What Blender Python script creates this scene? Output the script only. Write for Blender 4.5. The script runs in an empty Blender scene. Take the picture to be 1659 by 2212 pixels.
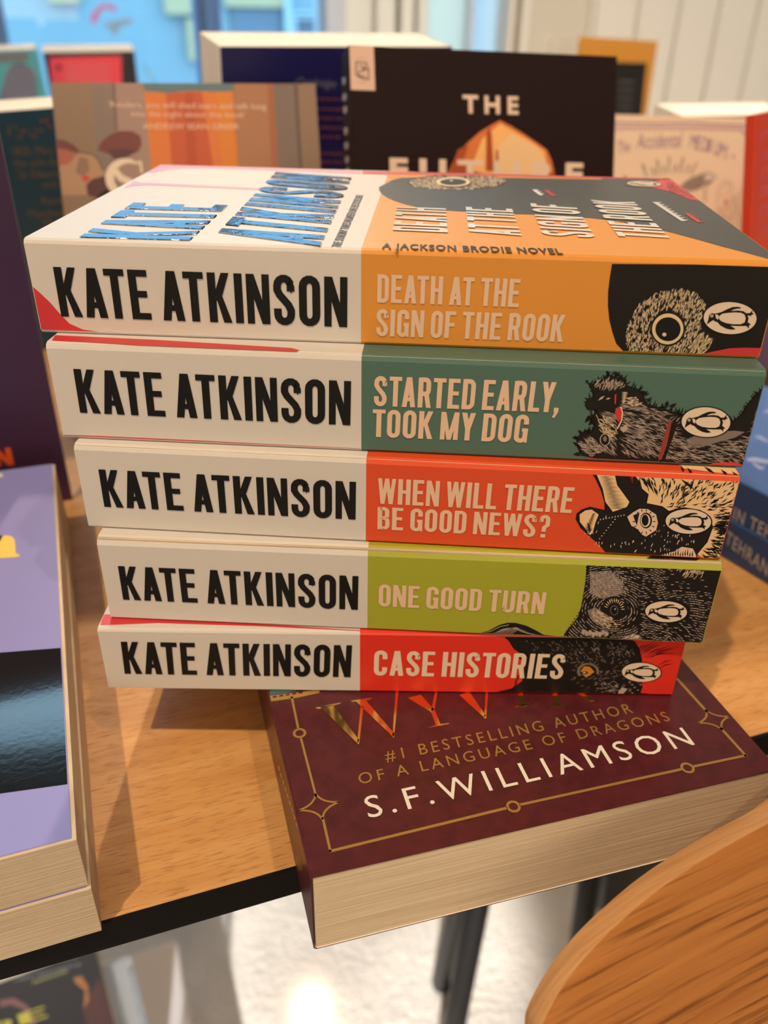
import bpy, bmesh, math, random
import numpy as np
from mathutils import Vector, Matrix
from mathutils.geometry import tessellate_polygon

SC = bpy.context.scene
COL = SC.collection

# ------------------------------------------------------------------ camera
FPX, PITCH, ROLL, YAW = 1817.45, 0.536267, 0.0183486, -0.0621928
CPOS = np.array([0.0093050, -0.2193147, 0.2312861])
IW, IH = 1659, 2212
_f = np.array([math.sin(YAW) * math.cos(PITCH), math.cos(YAW) * math.cos(PITCH), -math.sin(PITCH)])
_r0 = np.array([math.cos(YAW), -math.sin(YAW), 0.0])
_u0 = np.cross(_r0, _f)
CR = math.cos(ROLL) * _r0 + math.sin(ROLL) * _u0
CU = -math.sin(ROLL) * _r0 + math.cos(ROLL) * _u0
CF = _f
cam_d = bpy.data.cameras.new('camera')
cam_d.sensor_fit = 'VERTICAL'
cam_d.sensor_height = 36.6
cam_d.lens = FPX / IH * 36.6
cam_d.clip_start = 0.01
cam_d.dof.use_dof = True
cam_d.dof.focus_distance = 0.252
cam_d.dof.aperture_fstop = cam_d.lens / 1000 / 0.0033
cam = bpy.data.objects.new('camera', cam_d)
COL.objects.link(cam)
cam.matrix_world = Matrix(((CR[0], CU[0], -CF[0], CPOS[0]), (CR[1], CU[1], -CF[1], CPOS[1]),
                           (CR[2], CU[2], -CF[2], CPOS[2]), (0, 0, 0, 1)))
SC.camera = cam

# ------------------------------------------------------------------ world, lights, exposure
SC.view_settings.view_transform = 'Standard'
SC.view_settings.look = 'None'
SC.view_settings.exposure = 0.0
SC.view_settings.gamma = 1.0
SC.view_settings.use_curve_mapping = False
SC.cycles.use_denoising = True
SC.cycles.max_bounces = 8
SC.cycles.sample_clamp_indirect = 4.0

world = bpy.data.worlds.new('sky')
SC.world = world
world.use_nodes = True
_bg = world.node_tree.nodes['Background']
_bg.inputs[0].default_value = (0.67, 0.85, 1.0, 1)
_bg.inputs[1].default_value = 4.9

def spot(name, loc, target, energy, color, size_deg, radius, blend=0.5):
    d = bpy.data.lights.new(name, 'SPOT')
    d.energy = energy; d.color = color
    d.spot_size = math.radians(size_deg); d.spot_blend = blend
    d.shadow_soft_size = radius
    o = bpy.data.objects.new(name, d); COL.objects.link(o)
    o.location = loc
    o.rotation_euler = (Vector(target) - Vector(loc)).to_track_quat('-Z', 'Y').to_euler()
    return o
WARM = (1.0, 0.73, 0.47)
spot('ceiling_spot_key', (-0.43, -0.83, 1.95), (0, 0.05, 0.05), 92, WARM, 70, 0.02)
spot('ceiling_spot_side', (0.66, -0.76, 1.95), (0, 0.1, 0.05), 36, WARM, 70, 0.022)
spot('ceiling_spot_rear', (-0.30, 1.34, 1.18), (0.0, 0.0, 0.0), 52, WARM, 60, 0.022)
spot('wall_fill_spot', (0.75, 0.25, 2.05), (0.75, 1.75, 0.15), 150, (1.0, 0.92, 0.84), 95, 0.04, 0.8)  # added lamp, brightens the back wall and the white boards
spot('floor_fill_spot', (-0.10, -2.45, 1.9), (-0.12, 0.33, -0.74), 1300, (1.0, 0.93, 0.84), 9.2, 0.03, 0.4)  # added narrow beam, brightens the floor under the table
# soft warm fill panels behind the camera, added without a seen source
def glow(name, loc, target, sx, sy, energy, color):
    d = bpy.data.lights.new(name, 'AREA'); d.shape = 'RECTANGLE'; d.size = sx; d.size_y = sy; d.energy = energy; d.color = color
    o = bpy.data.objects.new(name, d); COL.objects.link(o); o.location = loc
    o.rotation_euler = (Vector(target) - Vector(loc)).to_track_quat('-Z', 'Y').to_euler()
glow('low_front_fill', (0.1, -2.7, 0.55), (0, 0, 0.1), 2.4, 0.9, 23, (1.0, 0.72, 0.46))  # added low frontal fill for the spines
glow('overhead_fill', (0.2, -1.3, 2.1), (0.2, -1.3, 0), 2.6, 1.8, 5, (1.0, 0.78, 0.55))  # added soft fill from overhead

# ------------------------------------------------------------------ geometry helpers
def npa(*a): return np.array(a, float)
def ray(p):
    return CF + CR * (p[0] - IW / 2) / FPX - CU * (p[1] - IH / 2) / FPX
def on_z(p, z=0.0):
    q = ray(p); return CPOS + q * (z - CPOS[2]) / q[2]
def on_plane(p, pt, n):
    q = ray(p); return CPOS + q * ((np.asarray(pt) - CPOS) @ n) / (q @ n)
def at_depth(p, d): return CPOS + ray(p) * d

def lin(r, g, b):
    f = lambda c: (c / 255 / 12.92) if c / 255 <= 0.04045 else ((c / 255 + 0.055) / 1.055) ** 2.4
    return (f(r), f(g), f(b), 1.0)

_mats = {}
def mat(name, color, rough=0.5, metal=0.0, spec=0.5, coat=0.0, coat_rough=0.1, bump=None, mottle=None, sheen=0):
    """plain paint or print: principled with optional fine noise bump and mottled base colour"""
    if name in _mats: return _mats[name]
    m = bpy.data.materials.new(name); m.use_nodes = True
    nt = m.node_tree; b = nt.nodes['Principled BSDF']
    b.inputs['Base Color'].default_value = tuple(color[:3]) + (1,)
    b.inputs['Roughness'].default_value = rough
    b.inputs['Metallic'].default_value = metal
    b.inputs['Specular IOR Level'].default_value = spec
    b.inputs['Coat Weight'].default_value = coat
    b.inputs['Coat Roughness'].default_value = coat_rough
    tc = nt.nodes.new('ShaderNodeTexCoord')
    if mottle:
        sc, c2, lo, hi = mottle
        n = nt.nodes.new('ShaderNodeTexNoise'); n.inputs['Scale'].default_value = sc
        n.inputs['Detail'].default_value = 6
        nt.links.new(tc.outputs['Object'], n.inputs['Vector'])
        r = nt.nodes.new('ShaderNodeValToRGB')
        r.color_ramp.elements[0].position = lo; r.color_ramp.elements[1].position = hi
        r.color_ramp.elements[0].color = tuple(color[:3]) + (1,)
        r.color_ramp.elements[1].color = tuple(c2[:3]) + (1,)
        nt.links.new(n.outputs['Fac'], r.inputs['Fac']); nt.links.new(r.outputs['Color'], b.inputs['Base Color'])
    if bump:
        sc, st, dist = bump
        n = nt.nodes.new('ShaderNodeTexNoise'); n.inputs['Scale'].default_value = sc
        n.inputs['Detail'].default_value = 4
        nt.links.new(tc.outputs['Object'], n.inputs['Vector'])
        bp = nt.nodes.new('ShaderNodeBump'); bp.inputs['Strength'].default_value = st
        bp.inputs['Distance'].default_value = dist
        nt.links.new(n.outputs['Fac'], bp.inputs['Height']); nt.links.new(bp.outputs['Normal'], b.inputs['Normal'])
    _mats[name] = m
    return m

def ink(name, color, rough=0.42, **k):
    return mat('ink_' + name, color, rough, **k)

def page_mat(name, color, dark, scale=1500.0, axis=2):
    """paper edges: fine lines running along the pages, strongest across the thickness (axis of the book)"""
    if name in _mats: return _mats[name]
    m = bpy.data.materials.new(name); m.use_nodes = True
    nt = m.node_tree; b = nt.nodes['Principled BSDF']; b.inputs['Roughness'].default_value = 0.85
    b.inputs['Specular IOR Level'].default_value = 0.2
    tc = nt.nodes.new('ShaderNodeTexCoord'); mp = nt.nodes.new('ShaderNodeMapping')
    s = [14.0, 14.0, 14.0]; s[axis] = scale
    mp.inputs['Scale'].default_value = s
    n = nt.nodes.new('ShaderNodeTexNoise'); n.inputs['Scale'].default_value = 1.0; n.inputs['Detail'].default_value = 5
    n.inputs['Roughness'].default_value = 0.65
    nt.links.new(tc.outputs['Object'], mp.inputs['Vector']); nt.links.new(mp.outputs['Vector'], n.inputs['Vector'])
    r = nt.nodes.new('ShaderNodeValToRGB')
    r.color_ramp.elements[0].position = 0.28; r.color_ramp.elements[1].position = 0.62
    r.color_ramp.elements[0].color = dark; r.color_ramp.elements[1].color = color
    nt.links.new(n.outputs['Fac'], r.inputs['Fac']); nt.links.new(r.outputs['Color'], b.inputs['Base Color'])
    bp = nt.nodes.new('ShaderNodeBump'); bp.inputs['Strength'].default_value = 0.6; bp.inputs['Distance'].default_value = 0.0004
    nt.links.new(n.outputs['Fac'], bp.inputs['Height']); nt.links.new(bp.outputs['Normal'], b.inputs['Normal'])
    _mats[name] = m
    return m

def wood_mat(name, c_light, c_mid, c_dark, grain=(9, 160, 160), pore=(45, 900, 900), rough=0.42, coat=0.0, pore_pos=(0.60, 0.72)):
    """oak: long soft grain along local X plus short dark pores"""
    if name in _mats: return _mats[name]
    m = bpy.data.materials.new(name); m.use_nodes = True
    nt = m.node_tree; b = nt.nodes['Principled BSDF']; b.inputs['Roughness'].default_value = rough
    b.inputs['Coat Weight'].default_value = coat; b.inputs['Coat Roughness'].default_value = 0.25
    tc = nt.nodes.new('ShaderNodeTexCoord')
    def noise(scale, detail, rgh, dist=0.0):
        mp = nt.nodes.new('ShaderNodeMapping'); mp.inputs['Scale'].default_value = scale
        n = nt.nodes.new('ShaderNodeTexNoise'); n.inputs['Scale'].default_value = 1.0
        n.inputs['Detail'].default_value = detail; n.inputs['Roughness'].default_value = rgh
        n.inputs['Distortion'].default_value = dist
        nt.links.new(tc.outputs['Object'], mp.inputs['Vector']); nt.links.new(mp.outputs['Vector'], n.inputs['Vector'])
        return n
    g = noise(grain, 5, 0.6, 0.6)
    r = nt.nodes.new('ShaderNodeValToRGB')
    e = r.color_ramp.elements
    e[0].position = 0.32; e[0].color = c_mid; e[1].position = 0.68; e[1].color = c_light
    nt.links.new(g.outputs['Fac'], r.inputs['Fac'])
    p = noise(pore, 3, 0.55)
    r2 = nt.nodes.new('ShaderNodeValToRGB')
    r2.color_ramp.elements[0].position = pore_pos[0]; r2.color_ramp.elements[0].color = (0, 0, 0, 1)
    r2.color_ramp.elements[1].position = pore_pos[1]; r2.color_ramp.elements[1].color = (0.85, 0.85, 0.85, 1)
    nt.links.new(p.outputs['Fac'], r2.inputs['Fac'])
    mx = nt.nodes.new('ShaderNodeMix'); mx.data_type = 'RGBA'
    nt.links.new(r2.outputs['Color'], mx.inputs[0]); nt.links.new(r.outputs['Color'], mx.inputs[6])
    mx.inputs[7].default_value = c_dark
    nt.links.new(mx.outputs[2], b.inputs['Base Color'])
    bp = nt.nodes.new('ShaderNodeBump'); bp.inputs['Strength'].default_value = 0.25; bp.inputs['Distance'].default_value = 0.0006
    bp.invert = True
    nt.links.new(r2.outputs['Color'], bp.inputs['Height']); nt.links.new(bp.outputs['Normal'], b.inputs['Normal'])
    _mats[name] = m
    return m

def glass_mat(name, tint, refl=0.08, rough=0.0, haze=0.0, haze_col=(1, 1, 1)):
    """thin clear sheet: tinted pass-through plus fresnel gloss (and optional white haze)"""
    if name in _mats: return _mats[name]
    m = bpy.data.materials.new(name); m.use_nodes = True
    nt = m.node_tree; nt.nodes.clear()
    out = nt.nodes.new('ShaderNodeOutputMaterial')
    tr = nt.nodes.new('ShaderNodeBsdfTransparent'); tr.inputs[0].default_value = tuple(tint) + (1,)
    gl = nt.nodes.new('ShaderNodeBsdfGlossy'); gl.inputs['Roughness'].default_value = rough
    fr = nt.nodes.new('ShaderNodeFresnel'); fr.inputs[0].default_value = 1.45
    mx = nt.nodes.new('ShaderNodeMixShader')
    nt.links.new(fr.outputs[0], mx.inputs[0]); nt.links.new(tr.outputs[0], mx.inputs[1]); nt.links.new(gl.outputs[0], mx.inputs[2])
    last = mx
    if haze:
        df = nt.nodes.new('ShaderNodeBsdfDiffuse'); df.inputs[0].default_value = tuple(haze_col) + (1,)
        tl = nt.nodes.new('ShaderNodeBsdfTranslucent'); tl.inputs[0].default_value = tuple(haze_col) + (1,)
        ad = nt.nodes.new('ShaderNodeMixShader'); ad.inputs[0].default_value = 0.6
        nt.links.new(df.outputs[0], ad.inputs[1]); nt.links.new(tl.outputs[0], ad.inputs[2])
        m2 = nt.nodes.new('ShaderNodeMixShader'); m2.inputs[0].default_value = haze
        nt.links.new(mx.outputs[0], m2.inputs[1]); nt.links.new(ad.outputs[0], m2.inputs[2])
        last = m2
    nt.links.new(last.outputs[0], out.inputs[0])
    _mats[name] = m
    return m

class MB:
    """collects faces with materials, builds ONE mesh object"""
    def __init__(s): s.v = []; s.f = []; s.mi = []; s.mats = []; s.sm = []
    def mid(s, m):
        if m not in s.mats: s.mats.append(m)
        return s.mats.index(m)
    def face(s, pts, m, smooth=False):
        b = len(s.v); s.v += [tuple(map(float, p)) for p in pts]
        s.f.append(tuple(range(b, b + len(pts)))); s.mi.append(s.mid(m)); s.sm.append(smooth)
    def tri_fill(s, loops, m):
        loops3 = [[Vector(p) for p in lp] for lp in loops]
        flat = [p for lp in loops3 for p in lp]
        b = len(s.v); s.v += [tuple(p) for p in flat]
        for t in tessellate_polygon(loops3):
            s.f.append(tuple(b + i for i in t)); s.mi.append(s.mid(m)); s.sm.append(False)
    def box(s, lo, hi, m, M=None):
        x0, y0, z0 = lo; x1, y1, z1 = hi
        P = [(x0,y0,z0),(x1,y0,z0),(x1,y1,z0),(x0,y1,z0),(x0,y0,z1),(x1,y0,z1),(x1,y1,z1),(x0,y1,z1)]
        if M is not None: P = [tuple(M @ Vector(p)) for p in P]
        b = len(s.v); s.v += P; k = s.mid(m)
        for q in ((0,3,2,1),(4,5,6,7),(0,1,5,4),(1,2,6,5),(2,3,7,6),(3,0,4,7)):
            s.f.append(tuple(b + i for i in q)); s.mi.append(k); s.sm.append(False)
    def tube(s, pts, r, m, n=14, cap=True, r1=None):
        pts = [Vector(p) for p in pts]; k = s.mid(m); rings = []
        for i, p in enumerate(pts):
            d = (pts[min(i + 1, len(pts) - 1)] - pts[max(i - 1, 0)]).normalized()
            a = d.orthogonal().normalized() if i == 0 else (rings_a - d * rings_a.dot(d)).normalized()
            rings_a = a; c = d.cross(a)
            rr = r if r1 is None else r + (r1 - r) * i / (len(pts) - 1)
            b = len(s.v)
            s.v += [tuple(p + (a * math.cos(t) + c * math.sin(t)) * rr) for t in [2 * math.pi * j / n for j in range(n)]]
            rings.append(b)
        for b0, b1 in zip(rings, rings[1:]):
            for j in range(n):
                s.f.append((b0 + j, b0 + (j + 1) % n, b1 + (j + 1) % n, b1 + j)); s.mi.append(k); s.sm.append(True)
        if cap:
            s.f.append(tuple(rings[0] + j for j in reversed(range(n)))); s.mi.append(k); s.sm.append(False)
            s.f.append(tuple(rings[-1] + j for j in range(n))); s.mi.append(k); s.sm.append(False)
    def build(s, name, parent=None, weld=False):
        me = bpy.data.meshes.new(name); me.from_pydata(s.v, [], s.f)
        for m in s.mats: me.materials.append(m)
        me.polygons.foreach_set('material_index', s.mi)
        me.polygons.foreach_set('use_smooth', s.sm)
        if weld:
            bm = bmesh.new(); bm.from_mesh(me); bmesh.ops.remove_doubles(bm, verts=bm.verts, dist=1e-6)
            bmesh.ops.recalc_face_normals(bm, faces=bm.faces); bm.to_mesh(me); bm.free()
        me.update()
        o = bpy.data.objects.new(name, me); COL.objects.link(o)
        if parent: o.parent = parent
        return o

def bevel(o, w, seg=2):
    b = o.modifiers.new('bevel', 'BEVEL'); b.width = w; b.segments = seg; b.limit_method = 'ANGLE'
    return o

def tag(o, label=None, cat=None, group=None, kind=None):
    if label: o['label'] = label
    if cat: o['category'] = cat
    if group: o['group'] = group
    if kind: o['kind'] = kind
    return o
def empty(name, M):
    o = bpy.data.objects.new(name, None); COL.objects.link(o)
    o.empty_display_size = 0.02
    o.matrix_world = M
    return o
def copy_tree(o, parent=None):
    c = o.copy(); COL.objects.link(c)
    if parent: c.parent = parent
    for ch in list(o.children): copy_tree(ch, c)
    return c
def mtx(o, X, Y, Z):
    return Matrix(((X[0], Y[0], Z[0], o[0]), (X[1], Y[1], Z[1], o[1]), (X[2], Y[2], Z[2], o[2]), (0, 0, 0, 1)))

# ------------------------------------------------------------------ lettering: a condensed gothic of strokes and bars
def arc(cx, cy, rx, ry, a0, a1, n=7):
    return [(cx + rx * math.cos(math.radians(a0 + (a1 - a0) * i / n)), cy + ry * math.sin(math.radians(a0 + (a1 - a0) * i / n))) for i in range(n + 1)]
def ribbon(path, w, closed=False):
    P = [np.array(p, float) for p in path]; n = len(P); L = []; R = []
    for i in range(n):
        a = P[(i - 1) % n] if (closed or i > 0) else None
        b = P[(i + 1) % n] if (closed or i < n - 1) else None
        d1 = (P[i] - a) if a is not None else (b - P[i]); d2 = (b - P[i]) if b is not None else d1
        d1 = d1 / (np.linalg.norm(d1) + 1e-12); d2 = d2 / (np.linalg.norm(d2) + 1e-12)
        t = d1 + d2; t /= (np.linalg.norm(t) + 1e-12)
        nn = np.array([-t[1], t[0]]); k = max(0.5, abs(nn @ np.array([-d2[1], d2[0]])))
        ww = w(i / max(1, n - 1)) if callable(w) else w
        L.append(P[i] + nn * ww / 2 / k); R.append(P[i] - nn * ww / 2 / k)
    out = []
    for i in range(n if closed else n - 1):
        j = (i + 1) % n
        out.append([tuple(R[i]), tuple(R[j]), tuple(L[j]), tuple(L[i])])
    return out
SW, BW = 0.158, 0.135
def _bar(x0, y0, x1, y1): return [[(x0, y0), (x1, y0), (x1, y1), (x0, y1)]]
def _sl(xb, xt, w, y0=0.0, y1=1.0): return [[(xb, y0), (xb + w, y0), (xt + w, y1), (xt, y1)]]
def glyph(ch):
    h = SW / 2; hb = BW / 2; w = 0.42
    stem = _bar(0, 0, SW, 1)
    R = 0.5 * w - h
    rgt = w - h
    if ch == 'A': return 0.44, _sl(0, 0.135, SW) + _sl(0.44 - SW, 0.305 - SW, SW) + _bar(0.09, 0.20, 0.35, 0.32)
    if ch == 'B': return w, stem + ribbon([(h, hb), (w - h - R * .8, hb)] + arc(w - h - R, .13 + hb, R, .13, -90, 0) + [(w - h, .36)] + arc(w - h - R, .39, R, .12, 0, 90)[1:] + [(h, .51)], BW * 1.08) + ribbon([(h, .52), (w - h - R * .9, .52)] + arc(w - h - R - .015, .64, R, .12, -90, 0) + arc(w - h - R - .015, 1 - hb - .13, R, .13, 0, 90) + [(h, 1 - hb)], BW * 1.08)
    if ch == 'C': return w, ribbon([(rgt, .34), (rgt, .2 + hb)] + arc(w / 2, .14 + hb, R, .14, 0, -180) + arc(w / 2, 1 - hb - .14, R, .14, 180, 0) + [(rgt, .66)], SW * .97)
    if ch == 'D': return w, stem + ribbon([(h, hb)] + arc(w - h - R, .16 + hb, R, .16, -90, 0) + arc(w - h - R, 1 - hb - .16, R, .16, 0, 90) + [(h, 1 - hb)], SW * .93)
    if ch == 'E': return .385, stem + _bar(0, 0, .385, BW) + _bar(0, 1 - BW, .375, 1) + _bar(0, .45, .345, .45 + BW)
    if ch == 'F': return .37, stem + _bar(0, 1 - BW, .37, 1) + _bar(0, .44, .335, .44 + BW)
    if ch == 'G': return w, ribbon([(rgt, .66), (rgt, .8 - hb)] + arc(w / 2, 1 - hb - .14, R, .14, 0, 180) + arc(w / 2, .14 + hb, R, .14, 180, 360) + [(rgt, .46)], SW * .97) + _bar(.23, .40, w, .52) + _bar(w - .07, 0, w, .2)
    if ch == 'H': return w + .01, stem + _bar(w + .01 - SW, 0, w + .01, 1) + _bar(.1, .44, w - .08, .44 + BW)
    if ch == 'I': return SW, stem
    if ch == 'J': return .34, ribbon([(.34 - h, 1), (.34 - h, .2)] + arc(.17, .14 + hb, .17 - h, .14, 0, -180) + [(h, .3)], SW * .97)
    if ch == 'K': return .445, stem + [[(.12, .40), (.285, .56), (.43, 1), (.275, 1), (.12, .56)]] + [[(.15, .54), (.24, .66), (.45, 0), (.285, 0)]]
    if ch == 'L': return .36, stem + _bar(0, 0, .36, BW)
    if ch == 'M': return .56, _bar(0, 0, .145, 1) + _bar(.415, 0, .56, 1) + _sl(.215, .02, .13) + _sl(.215, .41, .13)
    if ch == 'N': return .45, _bar(0, 0, .142, 1) + _bar(.308, 0, .45, 1) + _sl(.295, .0, .155)
    if ch == 'O': return w, ribbon(arc(w / 2, .15 + hb, R, .15, 180, 360) + arc(w / 2, 1 - hb - .15, R, .15, 0, 180), SW * .97, True)
    if ch == 'P': return .41, stem + ribbon([(h, .44 + hb), (.22, .44 + hb)] + arc(.41 - h - R * .8, .6, R * .8, .14, -90, 0)[1:] + arc(.41 - h - R * .8, 1 - hb - .14, R * .8, .14, 0, 90) + [(h, 1 - hb)], BW * 1.1)
    if ch == 'R': return .43, stem + ribbon([(h, .40 + hb), (.2, .40 + hb)] + arc(.41 - h - R * .8, .6, R * .8, .14, -90, 0)[1:] + arc(.41 - h - R * .8, 1 - hb - .14, R * .8, .14, 0, 90) + [(h, 1 - hb)], BW * 1.12) + _sl(.28, .19, SW * .97, 0, .47)
    if ch == 'S': return w, ribbon([(rgt, .68), (rgt, .79)] + arc(w / 2, 1 - hb - .15, R, .15, 0, 180) + [(h, .70), (h + .05, .60), (rgt - .05, .41), (rgt, .30)] + arc(w / 2, .15 + hb, R, .15, 0, -180) + [(h, .33)], SW * .95)
    if ch == 'T': return .40, _bar(.2 - h, 0, .2 + h, 1) + _bar(0, 1 - BW, .40, 1)
    if ch == 'U': return w, ribbon([(h, 1), (h, .2)] + arc(w / 2, .14 + hb, R, .14, 180, 360) + [(rgt, 1)], SW * .97)
    if ch == 'V': return .44, _sl(.135, 0, SW) + _sl(.305 - SW, .44 - SW, SW)
    if ch == 'W': return .62, _sl(.10, 0, .135) + _sl(.10, .245, .135) + _sl(.385, .24, .135) + _sl(.385, .485, .135)
    if ch == 'X': return .44, _sl(0, .28, SW) + _sl(.28, 0, SW)
    if ch == 'Y': return .43, _bar(.215 - h, 0, .215 + h, .5) + _sl(.215 - h, 0, SW, .40, 1) + _sl(.215 - h, .43 - SW, SW, .40, 1)
    if ch == '?': return .38, ribbon([(h, .70), (h, .8)] + arc(.19, 1 - hb - .14, .19 - h, .14, 180, 0) + [(.38 - h, .68), (.30, .56), (.20, .46), (.19, .26)], SW * .92) + _bar(.19 - h, 0, .19 + h, .16)
    if ch == ',': return .17, _bar(0.01, 0, .16, .16) + [[(.16, .02), (.06, -.19), (-.02, -.17), (.05, .02)]]
    if ch == '.': return .16, _bar(0, 0, .16, .16)
    if ch == "'": return .14, _sl(0.02, 0, .13, .72, 1)
    return .3, []
KERN = {('A','T'): -.06, ('T','A'): -.06, ('L','Y'): -.06, ('K','O'): -.02, ('A','R'): 0, ('R','T'): -.02, ('Y',','): -.06, ('T','O'): -.02}
def condensed(text, gap=0.078, space=0.24):
    x = 0.0; polys = []; prev = None
    for ch in text:
        if ch == ' ': x += space; prev = None; continue
        w, ps = glyph(ch)
        if prev: x += gap + KERN.get((prev, ch), 0)
        polys += [[(px + x, py) for px, py in p] for p in ps]
        x += w; prev = ch
    return polys, x

_fc = {}
def font_polys(text, bold=0.0, shear=0.0, spacing=1.0):
    """sans letters as triangles in a box: x 0..w, cap height 1"""
    key = (text, bold, shear, spacing)
    if key in _fc: return _fc[key]
    def get(t):
        cu = bpy.data.curves.new('tmp', 'FONT'); cu.body = t; cu.offset = bold; cu.shear = shear; cu.space_character = spacing
        cu.fill_mode = 'FRONT'; cu.resolution_u = 3
        ob = bpy.data.objects.new('tmp', cu); COL.objects.link(ob)
        dg = bpy.context.evaluated_depsgraph_get(); me = ob.evaluated_get(dg).to_mesh()
        V = [(v.co.x, v.co.y) for v in me.vertices]; P = [[V[i] for i in p.vertices] for p in me.polygons]
        ob.evaluated_get(dg).to_mesh_clear()
        bpy.data.objects.remove(ob); bpy.data.curves.remove(cu)
        return P
    H = get('H'); cap = max(y for p in H for x, y in p) + bold * 0
    P = get(text); x0 = min(x for p in P for x, y in p)
    P = [[((x - x0) / cap, y / cap) for x, y in p] for p in P]
    w = max(x for p in P for x, y in p)
    _fc[key] = (P, w)
    return P, w

# ------------------------------------------------------------------ printing on a face of a thing
def crop(ox, oy, s):
    return lambda pts: [(ox + x * s, oy + y * s) for x, y in pts]
class Face:
    """a flat face of a thing: photo measurements are carried onto it and kept in the thing's own coordinates"""
    def __init__(s, root, pt, n, clamp=None):
        s.M = root.matrix_world.copy(); s.Mi = s.M.inverted(); s.n = Vector(n)
        s.pw = np.array(s.M @ Vector(pt)); s.nw = np.array(s.M.to_3x3() @ Vector(n)); s.clamp = clamp
    def at(s, p):
        q = s.Mi @ Vector(on_plane(p, s.pw, s.nw))
        if s.clamp:
            lo, hi = s.clamp
            q = Vector([min(max(q[i], lo[i]), hi[i]) for i in range(3)])
        return q
class Print:
    """flat ink shapes a hair above the face, in layers"""
    def __init__(s, face): s.F = face; s.mb = MB()
    def off(s, q, layer): return q + s.F.n * (0.00003 + 0.00003 * layer)
    def poly(s, pts, m, layer=1):
        P = [s.off(s.F.at(p), layer) for p in pts]; s.mb.tri_fill([P], m)
    def ring(s, outer, inner, m, layer=1):
        s.mb.tri_fill([[s.off(s.F.at(p), layer) for p in outer], [s.off(s.F.at(p), layer) for p in inner]], m)
    def ell(s, c, rx, ry, m, layer=1, n=40, rot=0):
        ca, sa = math.cos(rot), math.sin(rot)
        s.poly([(c[0] + rx * math.cos(t) * ca - ry * math.sin(t) * sa, c[1] + rx * math.cos(t) * sa + ry * math.sin(t) * ca) for t in [2 * math.pi * i / n for i in range(n)]], m, layer)
    def line(s, pts, w, m, layer=1, closed=False):
        for i, q in enumerate(ribbon(pts, w, closed)): s.poly(q, m, layer + (i % 5) * 0.12)
    def taper(s, p0, p1, w, m, layer=1, bend=0.0):
        dx, dy = p1[0] - p0[0], p1[1] - p0[1]; l = math.hypot(dx, dy) + 1e-9; nx, ny = -dy / l, dx / l
        mx, my = (p0[0] + p1[0]) / 2 + nx * bend * l, (p0[1] + p1[1]) / 2 + ny * bend * l
        s.poly([p0, (mx + nx * w / 2, my + ny * w / 2), p1, (mx - nx * w / 2, my - ny * w / 2)], m, layer)
    def text_polys(s, polys, wd, bl, br, tl, m, layer=1, ybase=0.0):
        B, Rr, T = s.F.at(bl), s.F.at(br), s.F.at(tl)
        ax = (Rr - B) / wd; ay = (T - B); k = 0
        for p in polys:
            k += 1
            P = [s.off(B + ax * x + ay * y, layer) + s.F.n * (k % 9) * 0.0000035 for x, y in p]
            s.mb.face(P, m)
    def cond(s, text, bl, br, tl, m, layer=1, **k):
        P, w = condensed(text, **k); s.text_polys(P, w, bl, br, tl, m, layer)
    def sans(s, text, bl, br, tl, m, layer=1, **k):
        P, w = font_polys(text, **k); s.text_polys(P, w, bl, br, tl, m, layer)
    def fur(s, poly, n, m, rng, ang, length, width, layer=2, avoid=None, jit=0.25, bend=0.12):
        xs = [p[0] for p in poly]; ys = [p[1] for p in poly]; k = 0; tries = 0
        while k < n and tries < n * 12:
            tries += 1
            x, y = rng.uniform(min(xs), max(xs)), rng.uniform(min(ys), max(ys))
            if not inside((x, y), poly) or (avoid and avoid(x, y)): continue
            a = ang(x, y) + rng.uniform(-jit, jit); l = length * rng.uniform(.6, 1.3)
            p1 = (x + math.cos(a) * l, y + math.sin(a) * l)
            if not inside(p1, poly): continue
            s.taper((x, y), p1, width * rng.uniform(.6, 1.25), m, layer, bend * rng.uniform(-1, 1)); k += 1
    def build(s, name, parent): return s.mb.build(name, parent)
def inside(p, poly):
    x, y = p; c = False; j = len(poly) - 1
    for i in range(len(poly)):
        xi, yi = poly[i]; xj, yj = poly[j]
        if (yi > y) != (yj > y) and x < (xj - xi) * (y - yi) / (yj - yi + 1e-12) + xi: c = not c
        j = i
    return c

# ------------------------------------------------------------------ inks and papers
CREAM = ink('cream', (0.68, 0.655, 0.635), 0.5, spec=0.25)
BLACK = ink('black', (0.006, 0.006, 0.007), 0.5, spec=0.25)
SOFTBLACK = ink('soft_black', (0.010, 0.008, 0.008), 0.5, spec=0.25)
RED = ink('red', (0.62, 0.035, 0.045), 0.4)
ORANGE = ink('orange', (0.74, 0.30, 0.036), 0.42)
TEAL = ink('teal', (0.075, 0.165, 0.135), 0.42)
VERMIL = ink('vermilion', (0.74, 0.078, 0.019), 0.4)
LIME = ink('lime', (0.38, 0.41, 0.030), 0.4)
SCARLET = ink('scarlet', (0.76, 0.035, 0.02), 0.32)
PEACH = ink('peach', (0.80, 0.57, 0.41), 0.45)
PALEPEACH = ink('pale_peach', (0.80, 0.66, 0.52), 0.45)
STRAW = ink('straw', (0.78, 0.60, 0.36), 0.45)
FURTAN = ink('fur_tan', (0.86, 0.60, 0.33), 0.45)
FURGREY = ink('fur_grey', (0.22, 0.175, 0.16), 0.5)
FURPALE = ink('fur_pale', (0.50, 0.40, 0.35), 0.5)
WHITE = ink('white', (0.84, 0.83, 0.82), 0.4)
PINK = ink('pink', (0.84, 0.30, 0.42), 0.4)
AMBER = ink('amber', (0.60, 0.24, 0.03), 0.4)
CHROME = mat('chrome_foil', (0.50, 0.53, 0.59), 0.08, 1.0, bump=(210, .5, .0008))
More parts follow.
